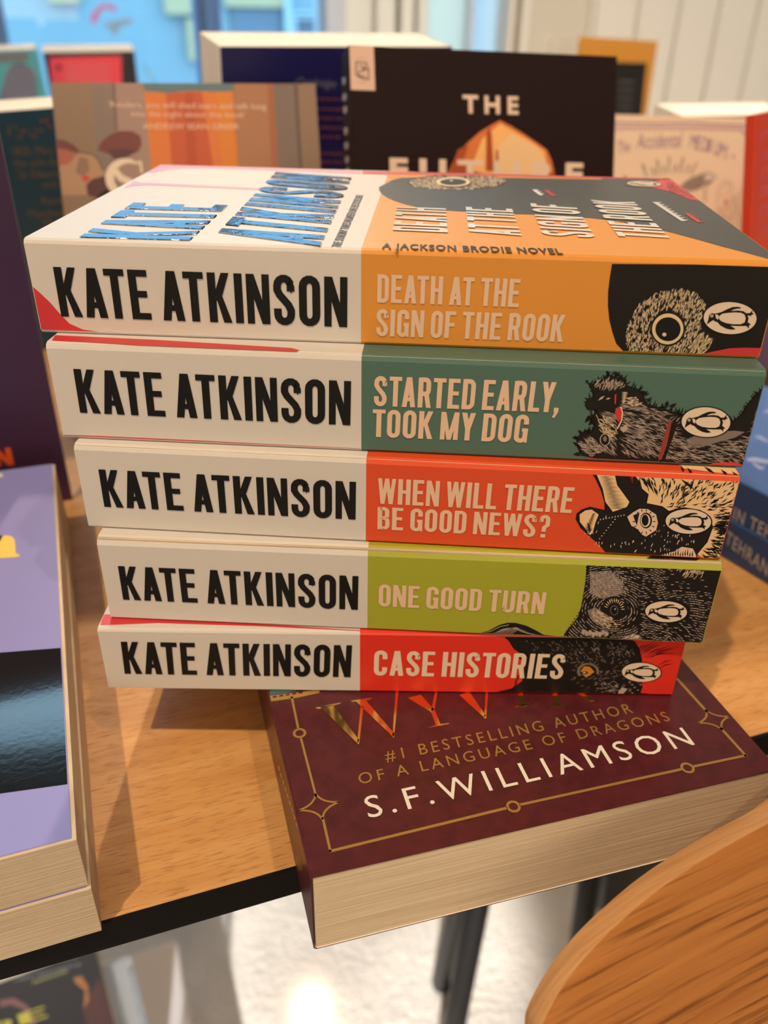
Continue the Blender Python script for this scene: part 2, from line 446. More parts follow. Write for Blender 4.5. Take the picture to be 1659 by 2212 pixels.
GOLDFOIL = mat('gold_foil', (0.95, 0.62, 0.20), 0.16, 1.0)
GOLDINK = mat('ink_gold', (0.52, 0.32, 0.10), 0.38, 0.45)
PAGES = page_mat('page_edges', (0.72, 0.61, 0.46, 1), (0.47, 0.37, 0.26, 1))
PAGES_WHITE = page_mat('page_edges_white', (0.90, 0.86, 0.78, 1), (0.74, 0.68, 0.59, 1), 1100)

# ------------------------------------------------------------------ a paperback
class Book:
    """local frame: X spine to fore-edge, Y tail to head, Z back cover to front cover; the spine lies in X = 0"""
    def __init__(s, M, W, H, T, cover, label, group=None, split=None, second=None, bev=(0.0012, 0.0012), pages=None, back=None, name='paperback_book', over=-0.0004):
        s.root = empty(name, M); s.W, s.H, s.T = W, H, T
        tag(s.root, label, 'book', group)
        t = 0.00035
        d, h = bev
        out = [(W, T), (d, T), (d * .3, T - h * .35), (0, T - h), (0, 0.0008), (0.0008, 0), (W, 0)]
        inn = [(W, T - t), (d + t * .3, T - t), (d * .3 + t, T - h * .35 - t * .7), (t, T - h - t * .3), (t, 0.0008 + t), (0.0008 + t, t), (W, t)]
        cuts = [0.0] + ([split] if split else []) + [H]
        mb = MB(); cols = [cover] + ([second] if split else [])
        for k in range(len(cuts) - 1):
            y0, y1 = cuts[k], cuts[k + 1]; m = cols[k]
            for i in range(len(out) - 1):
                mm = back if (back and i == len(out) - 2) else m
                a, b = out[i], out[i + 1]; mb.face([(a[0], y0, a[1]), (a[0], y1, a[1]), (b[0], y1, b[1]), (b[0], y0, b[1])], mm)
                a, b = inn[i], inn[i + 1]; mb.face([(a[0], y0, a[1]), (b[0], y0, b[1]), (b[0], y1, b[1]), (a[0], y1, a[1])], WHITE)
            for yy, fl in ((y0, k == 0), (y1, k == len(cuts) - 2)):
                if fl:
                    for i in range(len(out) - 1):
                        mb.face([(out[i][0], yy, out[i][1]), (out[i + 1][0], yy, out[i + 1][1]), (inn[i + 1][0], yy, inn[i + 1][1]), (inn[i][0], yy, inn[i][1])], m)
            for i in (0, len(out) - 1):
                mb.face([(out[i][0], y0, out[i][1]), (out[i][0], y1, out[i][1]), (inn[i][0], y1, inn[i][1]), (inn[i][0], y0, inn[i][1])], m)
        s.cover = mb.build('cover', s.root, weld=True)
        pb = MB(); pb.box((t * 2.2, 0.0003 if over < 0 else -over * 0.7, t), (W + over, H - 0.0003, T - t), pages or PAGES)
        s.pages = pb.build('page_block', s.root)
        e = 0.0002
        s.front = Face(s.root, (0, 0, T), (0, 0, 1), ((d * .6, e, T), (W - e, H - e, T)))
        s.spine = Face(s.root, (0, 0, 0), (-1, 0, 0), ((0, e, 0.0009), (0, H - e, T - h)))
        s.back = Face(s.root, (0, 0, 0), (0, 0, -1), ((0.001, e, 0), (W - e, H - e, 0)))

def emblem(book, face, c, rx, ry, parent, tilt=0.035, gap=0.06):
    """oval publisher's device: a penguin lying on its back, head to the left"""
    p = Print(face)
    ct, st = math.cos(tilt), math.sin(tilt)
    def m(u, v):
        x, y = u * rx, -v * ry
        return (c[0] + x * ct - y * st, c[1] + x * st + y * ct)
    E = lambda k: [m(k * math.cos(t), k * math.sin(t)) for t in [2 * math.pi * i / 48 for i in range(48)]]
    p.poly(E(1.0 + gap), BLACK, 7); p.poly(E(1.0), PALEPEACH, 8)
    def sh(pts, mm, l): p.poly([m(*q) for q in pts], mm, l)
    # body outline with flippers
    body = [(-.66, .22), (-.52, .27), (-.34, .36), (-.12, .56), (.08, .70), (.26, .73), (.40, .69), (.38, .62), (.24, .60), (.10, .53), (.03, .45), (.28, .50), (.50, .46), (.64, .30),
            (.70, .02), (.66, -.28), (.56, -.46), (.28, -.48), (.02, -.47), (.16, -.60), (.22, -.68), (.06, -.72), (-.14, -.66), (-.34, -.50), (-.48, -.28), (-.60, -.22)]
    sh(body, BLACK, 9)
    belly = [(-.42, .10), (-.30, .26), (-.10, .32), (.16, .37), (.40, .36), (.54, .26), (.59, .02), (.55, -.24), (.40, -.36), (.12, -.37), (-.14, -.32), (-.34, -.20), (-.42, -.06)]
    sh(belly, PALEPEACH, 10)
    sh([(-.58, .20), (-.47, .20), (-.43, .05), (-.46, -.12), (-.54, -.02), (-.55, .10)], PALEPEACH, 11)
    head = [(-.88, -.46), (-.82, -.12), (-.80, .12), (-.74, .24), (-.66, .28), (-.58, .18), (-.55, .02), (-.58, -.12), (-.68, -.20), (-.80, -.34)]
    sh(head, BLACK, 10)
    q = m(-.70, .10); p.ell(q, rx * .060, ry * .095, PALEPEACH, 11, 16); p.ell(q, rx * .028, ry * .045, BLACK, 12, 12)
    sh([(.60, .34), (.74, .36), (.84, .56), (.83, .38), (.90, .30), (.80, .26), (.78, .16), (.70, .22), (.62, .16)], BLACK, 10)
    sh([(.58, -.30), (.70, -.22), (.74, -.30), (.80, -.36), (.72, -.42), (.73, -.62), (.64, -.46), (.56, -.44)], BLACK, 10)
    return p.build('publisher_emblem', parent)
# ------------------------------------------------------------------ the setting
TA = math.atan(0.429476)                                # the table, the shelves of books and the shopfront share this angle
ET = npa(math.cos(TA), math.sin(TA), 0); NT = npa(-math.sin(TA), math.cos(TA), 0)
P0 = npa(0, -0.040515, 0)                               # a point of the table's front edge
ROOM = mtx(P0, ET, NT, npa(0, 0, 1))                     # local x along the shopfront, y towards it, z up (0 = table top)
FLOOR_Z, CEIL_Z, WALL_D = -0.74, 2.25, 1.55
def room_x(px, py=50, d=WALL_D):
    q = on_plane((px, py), P0 + NT * d, NT) - P0
    return float(q @ ET)
def struct(mb, name, M=ROOM, weld=False):
    o = mb.build(name, None, weld); o.matrix_world = M; o['kind'] = 'structure'; return o

concrete = mat('floor_concrete', lin(212, 209, 204), 0.16, spec=0.8, coat=0.4, coat_rough=0.10, bump=(130, 0.9, 0.006), mottle=(5, lin(176, 172, 168), .38, .66))
paint = mat('wall_paint', lin(206, 199, 184), 0.7)
white_wood = mat('white_paint', lin(226, 222, 212), 0.45)
ceil_m = mat('ceiling_paint', (0.75, 0.72, 0.68), 0.8)
blue_frame = mat('backlit_metal', lin(86, 122, 178), 0.4)  # frame metal, its backlit shade put into the blue
mb = MB(); mb.box((-3.4, -3.2, FLOOR_Z - 0.05), (3.4, WALL_D + 0.1, FLOOR_Z), concrete); struct(mb, 'floor')
mb = MB(); mb.box((-3.4, -3.2, CEIL_Z), (3.4, WALL_D + 0.1, CEIL_Z + 0.05), ceil_m); struct(mb, 'ceiling')
mb = MB(); mb.box((-3.4, -3.25, FLOOR_Z), (3.4, -3.2, CEIL_Z), paint); struct(mb, 'wall_front')
mb = MB(); mb.box((-3.45, -3.2, FLOOR_Z), (-3.4, WALL_D + 0.1, CEIL_Z), paint); struct(mb, 'wall_left')
mb = MB(); mb.box((3.4, -3.2, FLOOR_Z), (3.45, WALL_D + 0.1, CEIL_Z), paint); struct(mb, 'wall_right')
xA, xB, xC, xD, xE, xF = [room_x(p) for p in (430, 485, 745, 925, 1095, 1133)]
xG = room_x(1272)
xL = -3.1
mb = MB()
mb.box((xF, WALL_D, FLOOR_Z), (3.4, WALL_D + 0.12, CEIL_Z), paint)
mb.box((-3.4, WALL_D, FLOOR_Z), (xL, WALL_D + 0.12, CEIL_Z), paint)
mb.box((xL, WALL_D, 2.0), (xF, WALL_D + 0.12, CEIL_Z), paint)
mb.box((xL, WALL_D, FLOOR_Z), (xF, WALL_D + 0.12, FLOOR_Z + 0.06), paint)
struct(mb, 'wall_back')
# vertical boards to the right of the window
mb = MB(); bw = 0.098; x = xG; k = 0
while x < 3.3:
    mb.box((x + 0.004, WALL_D - 0.022, FLOOR_Z), (x + bw - 0.004, WALL_D, CEIL_Z), white_wood)
    mb.box((x - 0.004, WALL_D - 0.012, FLOOR_Z), (x + 0.004, WALL_D, CEIL_Z), white_wood); x += bw
b = struct(mb, 'trim_1'); bevel(b, 0.003)
# shop window: frames, panes
def window_root(name):
    r = empty(name, ROOM); r['kind'] = 'structure'; return r
win = window_root('window_1')
z0, z1 = FLOOR_Z + 0.06, 2.0
mb = MB()
x8 = room_x(9)
for a, b_, dd in ((x8 - 0.07, x8, 0.05), (xA, xA + (xB - xA) * .3, 0.03), (xA + (xB - xA) * .3, xA + (xB - xA) * .72, 0.0), (xA + (xB - xA) * .72, xB, 0.03)):
    mb.box((a, WALL_D + 0.02 + dd * .5, z0), (b_, WALL_D + 0.08, z1), blue_frame)
mb.box((xL, WALL_D + 0.03, z0), (xC, WALL_D + 0.08, z0 + 0.06), blue_frame); mb.box((xL, WALL_D + 0.03, z1 - 0.06), (xC, WALL_D + 0.08, z1), blue_frame)
mb.build('frame', win)
mb = MB(); mb.box((xL, 0.90, -0.03), (3.0, WALL_D - 0.024, 0.0), white_wood)
bevel(mb.build('sill', win), 0.003)
pane = glass_mat('window_glass', (0.82, 0.95, 1.0))
for a, b_ in ((xL, x8 - 0.07), (x8, xA), (xB, xC)):
    mb = MB(); mb.box((a, WALL_D + 0.05, z0 + 0.06), (b_, WALL_D + 0.056, z1 - 0.06), pane); mb.build('pane', win)
door = window_root('door_1')
mb = MB()
xs = [room_x(p) for p in (705, 745, 785, 812, 852, 865, 893, 903, 925)]
pale = mat('door_paint', lin(226, 228, 224), 0.4)
gap = mat('door_seal', lin(96, 94, 86), 0.6)
peri = mat('pale_blue_paint', lin(196, 206, 224), 0.4)
mb.box((xs[0], WALL_D - 0.0, z0), (xs[1], WALL_D + 0.09, z1), peri)
for i, dd in ((1, 0.0), (2, 0.018), (3, -0.008)):
    mb.box((xs[i], WALL_D + dd, z0), (xs[i + 1], WALL_D + 0.09, z1), pale)
mb.box((xs[4], WALL_D + 0.05, z0), (xs[5], WALL_D + 0.09, z1), gap)
mb.box((xs[5], WALL_D - 0.005, z0), (xs[6], WALL_D + 0.09, z1), pale)
mb.box((xs[6], WALL_D + 0.055, z0), (xs[7], WALL_D + 0.09, z1), gap)
mb.box((xs[7], WALL_D, z0), (xs[8], WALL_D + 0.09, z1), pale)
x1020 = room_x(1022); x1034 = room_x(1034)
mb.box((x1020, WALL_D + 0.02, z0), (x1034, WALL_D + 0.07, z1), peri)
mb.box((xD, WALL_D + 0.02, z0), (xE, WALL_D + 0.08, z0 + 0.1), pale); mb.box((xD, WALL_D + 0.02, z1 - 0.1), (xE, WALL_D + 0.08, z1), pale)
bevel(mb.build('frame', door), 0.004)
frost = glass_mat('frosted_glass', (0.82, 0.92, 0.92), haze=0.75, haze_col=(0.80, 0.86, 0.80))
frost2 = glass_mat('pale_glass', (0.80, 0.92, 1.0), haze=0.45, haze_col=(0.82, 0.88, 0.88))
mb = MB(); mb.box((xD, WALL_D + 0.04, z0), (x1020, WALL_D + 0.046, z1), frost); mb.build('pane', door)
mb = MB(); mb.box((x1034, WALL_D + 0.04, z0), (xE, WALL_D + 0.046, z1), frost2); mb.build('pane', door)
mb = MB(); x1108 = room_x(1108); x1118 = room_x(1118)
mb.box((xE, WALL_D - 0.01, FLOOR_Z), (x1108, WALL_D + 0.1, CEIL_Z), white_wood)
mb.box((x1108, WALL_D + 0.01, FLOOR_Z), (x1118, WALL_D + 0.1, CEIL_Z), paint)
mb.box((x1118, WALL_D - 0.02, FLOOR_Z), (xF + 0.002, WALL_D + 0.1, CEIL_Z), white_wood)
bevel(struct(mb, 'trim_2'), 0.004)
# sky portal in the shopfront opening
_pl = bpy.data.lights.new('window_portal', 'AREA'); _pl.shape = 'RECTANGLE'; _pl.size = xF - xL; _pl.size_y = 2.7
_pl.cycles.is_portal = True
_po = bpy.data.objects.new('window_portal', _pl); COL.objects.link(_po)
_po.matrix_world = ROOM @ Matrix.Translation(((xL + xF) / 2, WALL_D + 0.14, 0.62)) @ Matrix.Rotation(-math.pi / 2, 4, 'X')

# the street outside
facade = mat('facade_render', lin(118, 146, 160), 0.8); cream_f = mat('facade_cream', lin(168, 160, 128), 0.8)
dark_f = mat('facade_window', lin(92, 112, 132), 0.25); pave = mat('pavement', lin(170, 178, 184), 0.7)
mb = MB(); mb.box((-16, WALL_D + 0.2, FLOOR_Z - 0.2), (10, 16, FLOOR_Z - 0.1), pave); o = struct(mb, 'street_ground')
FD = 6.6
fx = lambda px, py=40: room_x(px, py, FD)
def fz(px, py):
    q = on_plane((px, py), P0 + NT * FD, NT); return float(q[2])
bld = empty('building_facade', ROOM); tag(bld, 'pale blue building with cream bands across the street, blurred beyond the shop window', 'building')
mb = MB(); mb.box((-16, FD, FLOOR_Z - 0.1), (6, FD + 0.5, 3.2), facade); mb.build('wall', bld)
for (p0, p1, y0, y1, mm) in ((357, 430, -30, 30, cream_f), (110, 178, -30, 4, cream_f), (486, 610, -30, 14, cream_f), (400, 430, 40, 130, cream_f)):
    mb = MB(); mb.box((fx(p0), FD - 0.06, fz(p0, y1)), (fx(p1), FD + 0.1, fz(p0, y0)), mm); mb.build('cream_band', bld)
for (p0, p1, y0, y1) in ((500, 606, 16, 120), (636, 704, 44, 120)):
    mb = MB(); mb.box((fx(p0), FD - 0.03, fz(p0, y1)), (fx(p1), FD + 0.05, fz(p0, y0)), dark_f); w = mb.build('window', bld)
white_f = mat('facade_trim', lin(150, 176, 190), 0.6)
mb = MB()
for (p0, p1, y0, y1) in ((610, 624, -30, 120), (624, 706, 24, 31), (624, 706, 36, 42), (626, 634, 42, 120)):
    mb.box((fx(p0), FD - 0.08, fz(p0, y1)), (fx(p1), FD + 0.05, fz(p0, y0)), white_f)
mb.build('window_trim', bld)
redm = mat('street_red', lin(214, 70, 90), 0.6); brownm = mat('street_brown', lin(150, 128, 118), 0.6)
SD = 4.2
def blob(name, pts, m, label, cat, th=0.05):
    r = [on_plane(p, P0 + NT * SD, NT) for p in pts]
    mb = MB(); n = len(r); fr = [tuple(q) for q in r]; bk = [tuple(q + NT * th) for q in r]
    mb.tri_fill([fr], m); mb.tri_fill([bk], m)
    for i in range(n):
        j = (i + 1) % n; mb.face([fr[i], fr[j], bk[j], bk[i]], m)
    return tag(mb.build(name), label, cat)
blob('shop_banner', [(232, 8), (250, 14), (252, 26), (238, 20), (226, 16), (214, 30), (206, 52), (196, 48), (202, 28), (216, 12)], redm, 'blurred red curved banner hanging in the street beyond the window', 'banner')
blob('street_awning', [(228, 50), (286, 38), (284, 50), (258, 58), (254, 76), (244, 76), (242, 60), (230, 62)], brownm, 'blurred brown awning in the street beyond the window', 'awning')

# ------------------------------------------------------------------ display table
oak = wood_mat('table_oak', lin(226, 176, 114), lin(208, 152, 90), lin(150, 98, 52), grain=(8, 130, 130), pore=(130, 1300, 1300), rough=0.40, pore_pos=(0.52, 0.80))
edge_m = mat('black_edge', (0.006, 0.006, 0.007), 0.6, spec=0.15)
blackmetal = mat('black_metal', (0.010, 0.010, 0.011), 0.38)
TD = 0.565
table = empty('display_table', ROOM)
tag(table, 'oak veneered display table with black edges, carrying all the books', 'table')
mb = MB(); mb.box((-1.25, 0.0012, -0.0118), (1.05, TD, 0.0), oak); mb.build('tabletop', table)
mb = MB()
mb.box((-1.2512, 0.0, -0.012), (1.0512, 0.0012, -0.0001), edge_m); mb.box((-1.2512, TD, -0.012), (1.0512, TD + 0.0012, -0.0001), edge_m)
mb.box((-1.2512, 0.0012, -0.012), (-1.25, TD, -0.0001), edge_m); mb.box((1.05, 0.0012, -0.012), (1.0512, TD, -0.0001), edge_m)
e_ = mb.build('edge_band', table); e_['label'] = 'black edge band'
Ri = ROOM.inverted()
def leg(foot, mid, r, name='leg'):
    foot = np.array(foot); mid = np.array(mid); d = mid - foot; top = foot + d * ((-0.0121 - foot[2]) / d[2])
    mb = MB(); mb.tube([Ri @ Vector(foot), Ri @ Vector(foot + d * .02), Ri @ Vector(top)], r, blackmetal); return mb.build(name, table)
A1 = on_z((955, 2124), FLOOR_Z); M1 = at_depth((988, 1975), 0.90); leg(A1, M1, 0.0125)
M2 = at_depth((1030, 1965), 0.74); B2 = at_depth((983, 2212), 0.80); d = B2 - M2; F2 = M2 + d * ((FLOOR_Z - M2[2]) / d[2]); leg(F2, M2, 0.0105)
def on_d(p, dd): return on_plane(p, P0 + NT * dd, NT)
L1 = on_d((1273, 1900), 0.30); L2 = on_d((1254, 2030), 0.285); dL = L2 - L1; leg(L1 + dL * ((FLOOR_Z - L1[2]) / dL[2]), L1, 0.0125)
pa_, pb_ = on_d((1300, 1900), 0.30), on_d((1440, 1880), 0.30)
xa_, xb_ = float((pa_ - P0) @ ET), float((pb_ - P0) @ ET)
mb = MB(); mb.box((xa_, 0.29, -0.62), (xb_, 0.31, -0.0121), blackmetal); mb.build('leg_panel', table)
for xx, yy in ((-1.1, 0.1), (-1.1, 0.47), (0.92, 0.47)):
    q = ROOM @ Vector((xx, yy, FLOOR_Z)); q2 = ROOM @ Vector((xx, yy, -0.1)); leg(q, q2, 0.0125)

# ------------------------------------------------------------------ oak chair drawn up to the table
chair_oak = wood_mat('chair_oak', lin(205, 140, 76), lin(178, 112, 54), lin(120, 70, 32), grain=(6, 200, 6), pore=(16, 420, 30), rough=0.35, coat=0.15, pore_pos=(0.52, 0.68))
ply_edge = wood_mat('plywood_edge', lin(226, 176, 122), lin(200, 146, 94), lin(170, 116, 70), grain=(20, 60, 700), pore=(120, 300, 900), rough=0.45, pore_pos=(0.62, 0.95))
CL = math.radians(22)
cpt = npa(0.062, -0.083, 0.03)
CUPV = npa(0, 0, math.cos(CL)) + NT * math.sin(CL)
CN = np.cross(ET, CUPV)                                  # towards the sitter and the photographer
OUT_PX = [(1125, 2212), (1150, 2150), (1195, 2075), (1250, 2010), (1320, 1945), (1400, 1880), (1530, 1800), (1659, 1735)]
WRAP = 0.42
def wrapz(a, ac): return WRAP * ((a - ac) ** 2 - 0.04)
AC = float((on_plane(OUT_PX[0], cpt, CN) - cpt) @ ET) + 0.205
ab = []
for p in OUT_PX:                                         # meet the curved shell by stepping its plane in and out
    zz = 0.0
    for _ in range(12):
        q = on_plane(p, cpt + CN * zz, CN) - cpt; zz = wrapz(float(q @ ET), AC)
    ab.append((float(q @ ET), float(q @ CUPV)))
a_end, b_end = ab[-1]; a0, b0_ = ab[0]
left = [(a0 + 0.040, b0_ - 0.105), (a0 + 0.016, b0_ - 0.075), (a0 + 0.003, b0_ - 0.038)] + ab + [(a_end + (AC - a_end) * .35, b_end + 0.020), (a_end + (AC - a_end) * .7, b_end + 0.031), (AC, b_end + 0.034)]
bottom = [(AC, b0_ - 0.135), (a0 + 0.12, b0_ - 0.132), (a0 + 0.075, b0_ - 0.123)]
def smooth(pts, n=3):
    for _ in range(n):
        q = [pts[0]]
        for p, r in zip(pts, pts[1:]):
            q += [(p[0] * .75 + r[0] * .25, p[1] * .75 + r[1] * .25), (p[0] * .25 + r[0] * .75, p[1] * .25 + r[1] * .75)]
        q.append(pts[-1]); pts = q
    return pts
half = smooth(bottom[:] + left)                          # from bottom centre up the left side to the top centre
full = half + [(2 * AC - a, b_) for a, b_ in reversed(half[1:-1])]
CHM = mtx(cpt, ET, CUPV, CN)
chair_base = cpt + ET * AC - NT * 0.27; chair_base[2] = FLOOR_Z
chair = empty('dining_chair', mtx(chair_base, ET, NT, npa(0, 0, 1)))
tag(chair, 'oak plywood chair with rounded backrest standing against the table edge in the foreground', 'chair')
Ci = chair.matrix_world.inverted()
TH = 0.0070
mb = MB()
# rows between left and right outline
rows = [(half[i], (2 * AC - half[i][0], half[i][1])) for i in range(len(half))]
NX = 24
sh = MB()
def P3(a, b_, z): return (a, b_, z + wrapz(a, AC))
for zf, rev in ((0.0, True), (TH, False)):
    for (l0, r0), (l1, r1) in zip(rows, rows[1:]):
        for i in range(NX):
            q = []
            for (l, r, t) in ((l0, r0, i / NX), (l0, r0, (i + 1) / NX), (l1, r1, (i + 1) / NX), (l1, r1, i / NX)):
                q.append(P3(l[0] + (r[0] - l[0]) * t, l[1], zf))
            sh.face(q[::-1] if rev else q, chair_oak, True)
for i in range(len(full)):
    j = (i + 1) % len(full)
    sh.face([P3(*full[i], 0), P3(*full[j], 0), P3(*full[j], TH), P3(*full[i], TH)], ply_edge, True)
bo = sh.build('backrest', None, weld=True); bo.parent = chair; bo.matrix_parent_inverse = Matrix()
bo.matrix_local = Ci @ CHM @ Matrix.Translation((0, 0, -0.0))
bo.modifiers.new('edge', 'BEVEL').width = 0.0012
bo.modifiers['edge'].limit_method = 'ANGLE'; bo.modifiers['edge'].segments = 2; bo.modifiers['edge'].angle_limit = math.radians(50)
zs = 0.42
pts = [(0.205 * math.copysign(abs(math.cos(t)) ** .6, math.cos(t)), 0.2 * math.copysign(abs(math.sin(t)) ** .6, math.sin(t))) for t in [2 * math.pi * i / 48 for i in range(48)]]
top = [(x, y, zs + 0.012) for x, y in pts]; bot = [(x, y, zs) for x, y in pts]
mb = MB(); mb.face(top, chair_oak); mb.face(bot[::-1], chair_oak)
for i in range(48): mb.face([bot[i], bot[(i + 1) % 48], top[(i + 1) % 48], top[i]], ply_edge)
bevel(mb.build('seat', chair, weld=True), 0.003)
for sx in (-1, 1):
    mb = MB(); mb.tube([(sx * .15, -.15, zs), (sx * .19, -.20, 0.0)], 0.010, blackmetal); mb.build('leg', chair)
    mb = MB(); mb.tube([(sx * .14, .12, zs), (sx * .17, .15, 0.0)], 0.010, blackmetal); mb.build('leg', chair)
    cb = Ci @ CHM @ Vector((AC + sx * .07, b0_ - 0.06, -0.010)); cb2 = Ci @ CHM @ Vector((AC + sx * .07, b0_ - 0.12, -0.012))
    mb = MB(); mb.tube([(sx * .09, .10, zs - .008), (sx * .08, .19, zs - .006), tuple(cb2), tuple(cb)], 0.008, blackmetal); mb.build('back_support', chair)

# ------------------------------------------------------------------ the stack of five paperbacks
STACK = {1: (-0.0034952, 0.0134951, 0.0083224, 0.148638, 0.0270771, 0.2071323),
         2: (-0.0014119, 0.0046007, 0.0032740, 0.118569, 0.0300691, 0.2020125),
         3: (0.0, 0.0, -0.0013838, 0.089484, 0.0290851, 0.1958117),
         4: (0.0027209, -0.0038802, 0.0213876, 0.058193, 0.0312911, 0.1922777),
         5: (-0.0004987, -0.0048307, 0.0708085, 0.0323002, 0.0258928, 0.1914997)}
def stack_book(i, colour, label, splitpx, bev, width=0.130):
    x, y, t, z, th, L = STACK[i]
    e = npa(math.cos(t), math.sin(t), 0); n = npa(-math.sin(t), math.cos(t), 0)
    o = npa(x, y, z) + e * L / 2
    M = mtx(o, n, -e, npa(0, 0, 1))
    pw = np.array(o); q = M.inverted() @ Vector(on_plane(splitpx, pw, -n))
    return Book(M, width, L, th - 0.00008, colour, label, 'paperbacks in the centre stack', split=q.y, second=CREAM, bev=bev, pages=PAGES)
b1 = stack_book(1, ORANGE, 'topmost book of the centre stack, orange and cream spine with a ringed bird eye', (779.8, 655), (0.0016, 0.0013), 0.1316)
b2 = stack_book(2, TEAL, 'second book from the top of the centre stack, teal and cream spine with dog', (780.6, 872), (0.0016, 0.0016))
b3 = stack_book(3, VERMIL, 'middle book of the centre stack, orange red and cream spine with striped fawn animal', (790.6, 1085), (0.0018, 0.0016))
b4 = stack_book(4, LIME, 'fourth book down the centre stack, lime and cream spine with dark furry animal', (794, 1276), (0.0026, 0.0024))
b5 = stack_book(5, SCARLET, 'lowest book of the centre stack, red and cream spine with a black cat', (777.5, 1432), (0.0012, 0.0010))

# author and title lettering of the five spines
for bk, rows in ((b1, [('KATE ATKINSON', (133, 683), (750, 706.5), (114.7, 576), BLACK), ('DEATH AT THE', (814.8, 652.4), (1119.5, 663), (815.6, 592), PEACH), ('SIGN OF THE ROOK', (812.5, 725), (1214.6, 738), (814, 667), PEACH)]),
                 (b2, [('KATE ATKINSON', (173.7, 890.8), (756.8, 918.2), (158.5, 796.3), BLACK), ('STARTED EARLY,', (807.5, 876), (1206, 890.5), (809, 811.5), PEACH), ('TOOK MY DOG', (804, 942.8), (1137, 955.7), (805.6, 883.4), PEACH)]),
                 (b3, [('KATE ATKINSON', (226, 1094), (768, 1121.8), (212.8, 1013.3), BLACK), ('WHEN WILL THERE', (815.9, 1087), (1233.6, 1107.6), (817, 1032), PEACH), ('BE GOOD NEWS?', (815.3, 1142.3), (1184, 1161), (816, 1094), PEACH)]),
                 (b4, [('KATE ATKINSON', (266.5, 1294.4), (773, 1316.6), (255, 1222), BLACK), ('ONE GOOD TURN', (817.7, 1308.5), (1174, 1326), (818.6, 1261), PEACH)]),
                 (b5, [('KATE ATKINSON', (269.8, 1454.5), (757, 1462), (261, 1385.5), BLACK), ('CASE HISTORIES', (807, 1457.7), (1214, 1465.8), (808.6, 1404.3), PALEPEACH)])):
    pa = Print(bk.spine); pt = Print(bk.spine)
    for k, (tx, bl, br, tl, m) in enumerate(rows):
        (pa if k == 0 else pt).cond(tx, bl, br, tl, m, 6)
    pa.build('author_lettering', bk.cover); pt.build('title_lettering', bk.cover)
emblem(b1, b1.spine, (1576.5, 686.5), 57, 34.5, b1.cover)
emblem(b2, b2.spine, (1524.5, 911), 52.5, 32, b2.cover)
emblem(b3, b3.spine, (1486.5, 1125.5), 49, 26.5, b3.cover)
emblem(b4, b4.spine, (1438.5, 1320.3), 45, 22.6, b4.cover)
emblem(b5, b5.spine, (1385, 1451.2), 42, 20.4, b5.cover)

rng = random.Random(7)
# --- spine of the topmost book: black shape, speckled head with a ringed eye, red corners
c5 = crop(1200, 580, 0.27667)
p = Print(b1.spine)
p.poly([(1322, 570), (1317, 600), (1313.5, 630), (1313, 660), (1316, 690), (1322, 715), (1331, 742), (1343, 775), (1400, 785), (1600, 790), (1800, 790), (1800, 570), (1500, 565)], SOFTBLACK, 1)
head = c5([(560, 660), (540, 520), (560, 450), (590, 380), (650, 270), (760, 190), (900, 145), (1020, 150), (1120, 190), (1180, 280), (1150, 380), (1160, 480), (1230, 540), (1200, 620), (1130, 690), (850, 700)])
eye = c5([(875, 470)])[0]
av = lambda x, y: math.hypot(x - eye[0], y - eye[1]) < 37
p.fur(head, 900, STRAW, rng, lambda x, y: math.radians(-72 + (x - 1440) * .12), 11, 2.0, 2, av, .22)
p.fur(head, 330, FURPALE, rng, lambda x, y: math.radians(-70 + (x - 1440) * .12), 9, 1.9, 3, av, .3)
beak = c5([(1010, 690), (1060, 600), (1130, 470), (1180, 500), (1235, 540), (1200, 620), (1130, 690)])
p.poly(beak, SOFTBLACK, 4)
p.fur(beak, 120, STRAW, rng, lambda x, y: math.radians(-58), 17, 2.3, 5, None, .12)
for q in c5([(660, 360), (600, 400), (715, 300), (660, 490), (960, 230), (790, 215), (700, 560), (610, 560), (1040, 640), (740, 620), (1070, 400), (850, 640)]): p.ell(q, 4.2, 4.6, SOFTBLACK, 5, 12)
p.ell(eye, 38, 37, SOFTBLACK, 5); p.ell(eye, 34, 33.2, STRAW, 6, rot=-.5); p.ell((eye[0] + .5, eye[1] + .5), 27.2, 25.8, BLACK, 7)
p.ell((1434.6, 722), 4.6, 4.2, STRAW, 8, 16)
p.poly([(40, 600), (66, 619), (88, 634), (108, 653), (128, 676), (150, 699), (180, 712), (215, 720), (270, 725), (420, 733), (420, 745), (60, 745)], RED, 1)
p.poly([(1490, 790), (1512, 771), (1540, 759), (1575, 752), (1610, 750.5), (1660, 752), (1730, 752), (1800, 756), (1800, 800)], RED, 5)
p.poly([(1190, 768), (1230, 758.5), (1280, 759), (1325, 762), (1340, 780)], RED, 4)
p.build('spine_artwork', b1.cover)

# --- teal spine: shaggy dog lying on its back
D = crop(1200, 580, 0.27667)
p = Print(b2.spine)
dog = D([(245, 885), (290, 905), (330, 880), (370, 860), (400, 820), (430, 830), (480, 850), (520, 850), (548, 880), (560, 910), (600, 925), (650, 940), (690, 975), (700, 1020), (720, 1055), (790, 1080), (850, 1075), (880, 1110), (940, 1120), (990, 1135),
          (1180, 1150), (1360, 1200), (1440, 1150), (1490, 1070), (1530, 1015), (1580, 965), (1640, 930), (1700, 930), (1700, 1600), (1200, 1540), (700, 1500), (300, 1480), (200, 1460), (170, 1400), (160, 1330), (200, 1275), (270, 1270), (305, 1225), (270, 1190), (310, 1110), (265, 1105), (236, 1060), (250, 1015), (295, 1000), (270, 930)])
p.poly(dog, SOFTBLACK, 1)
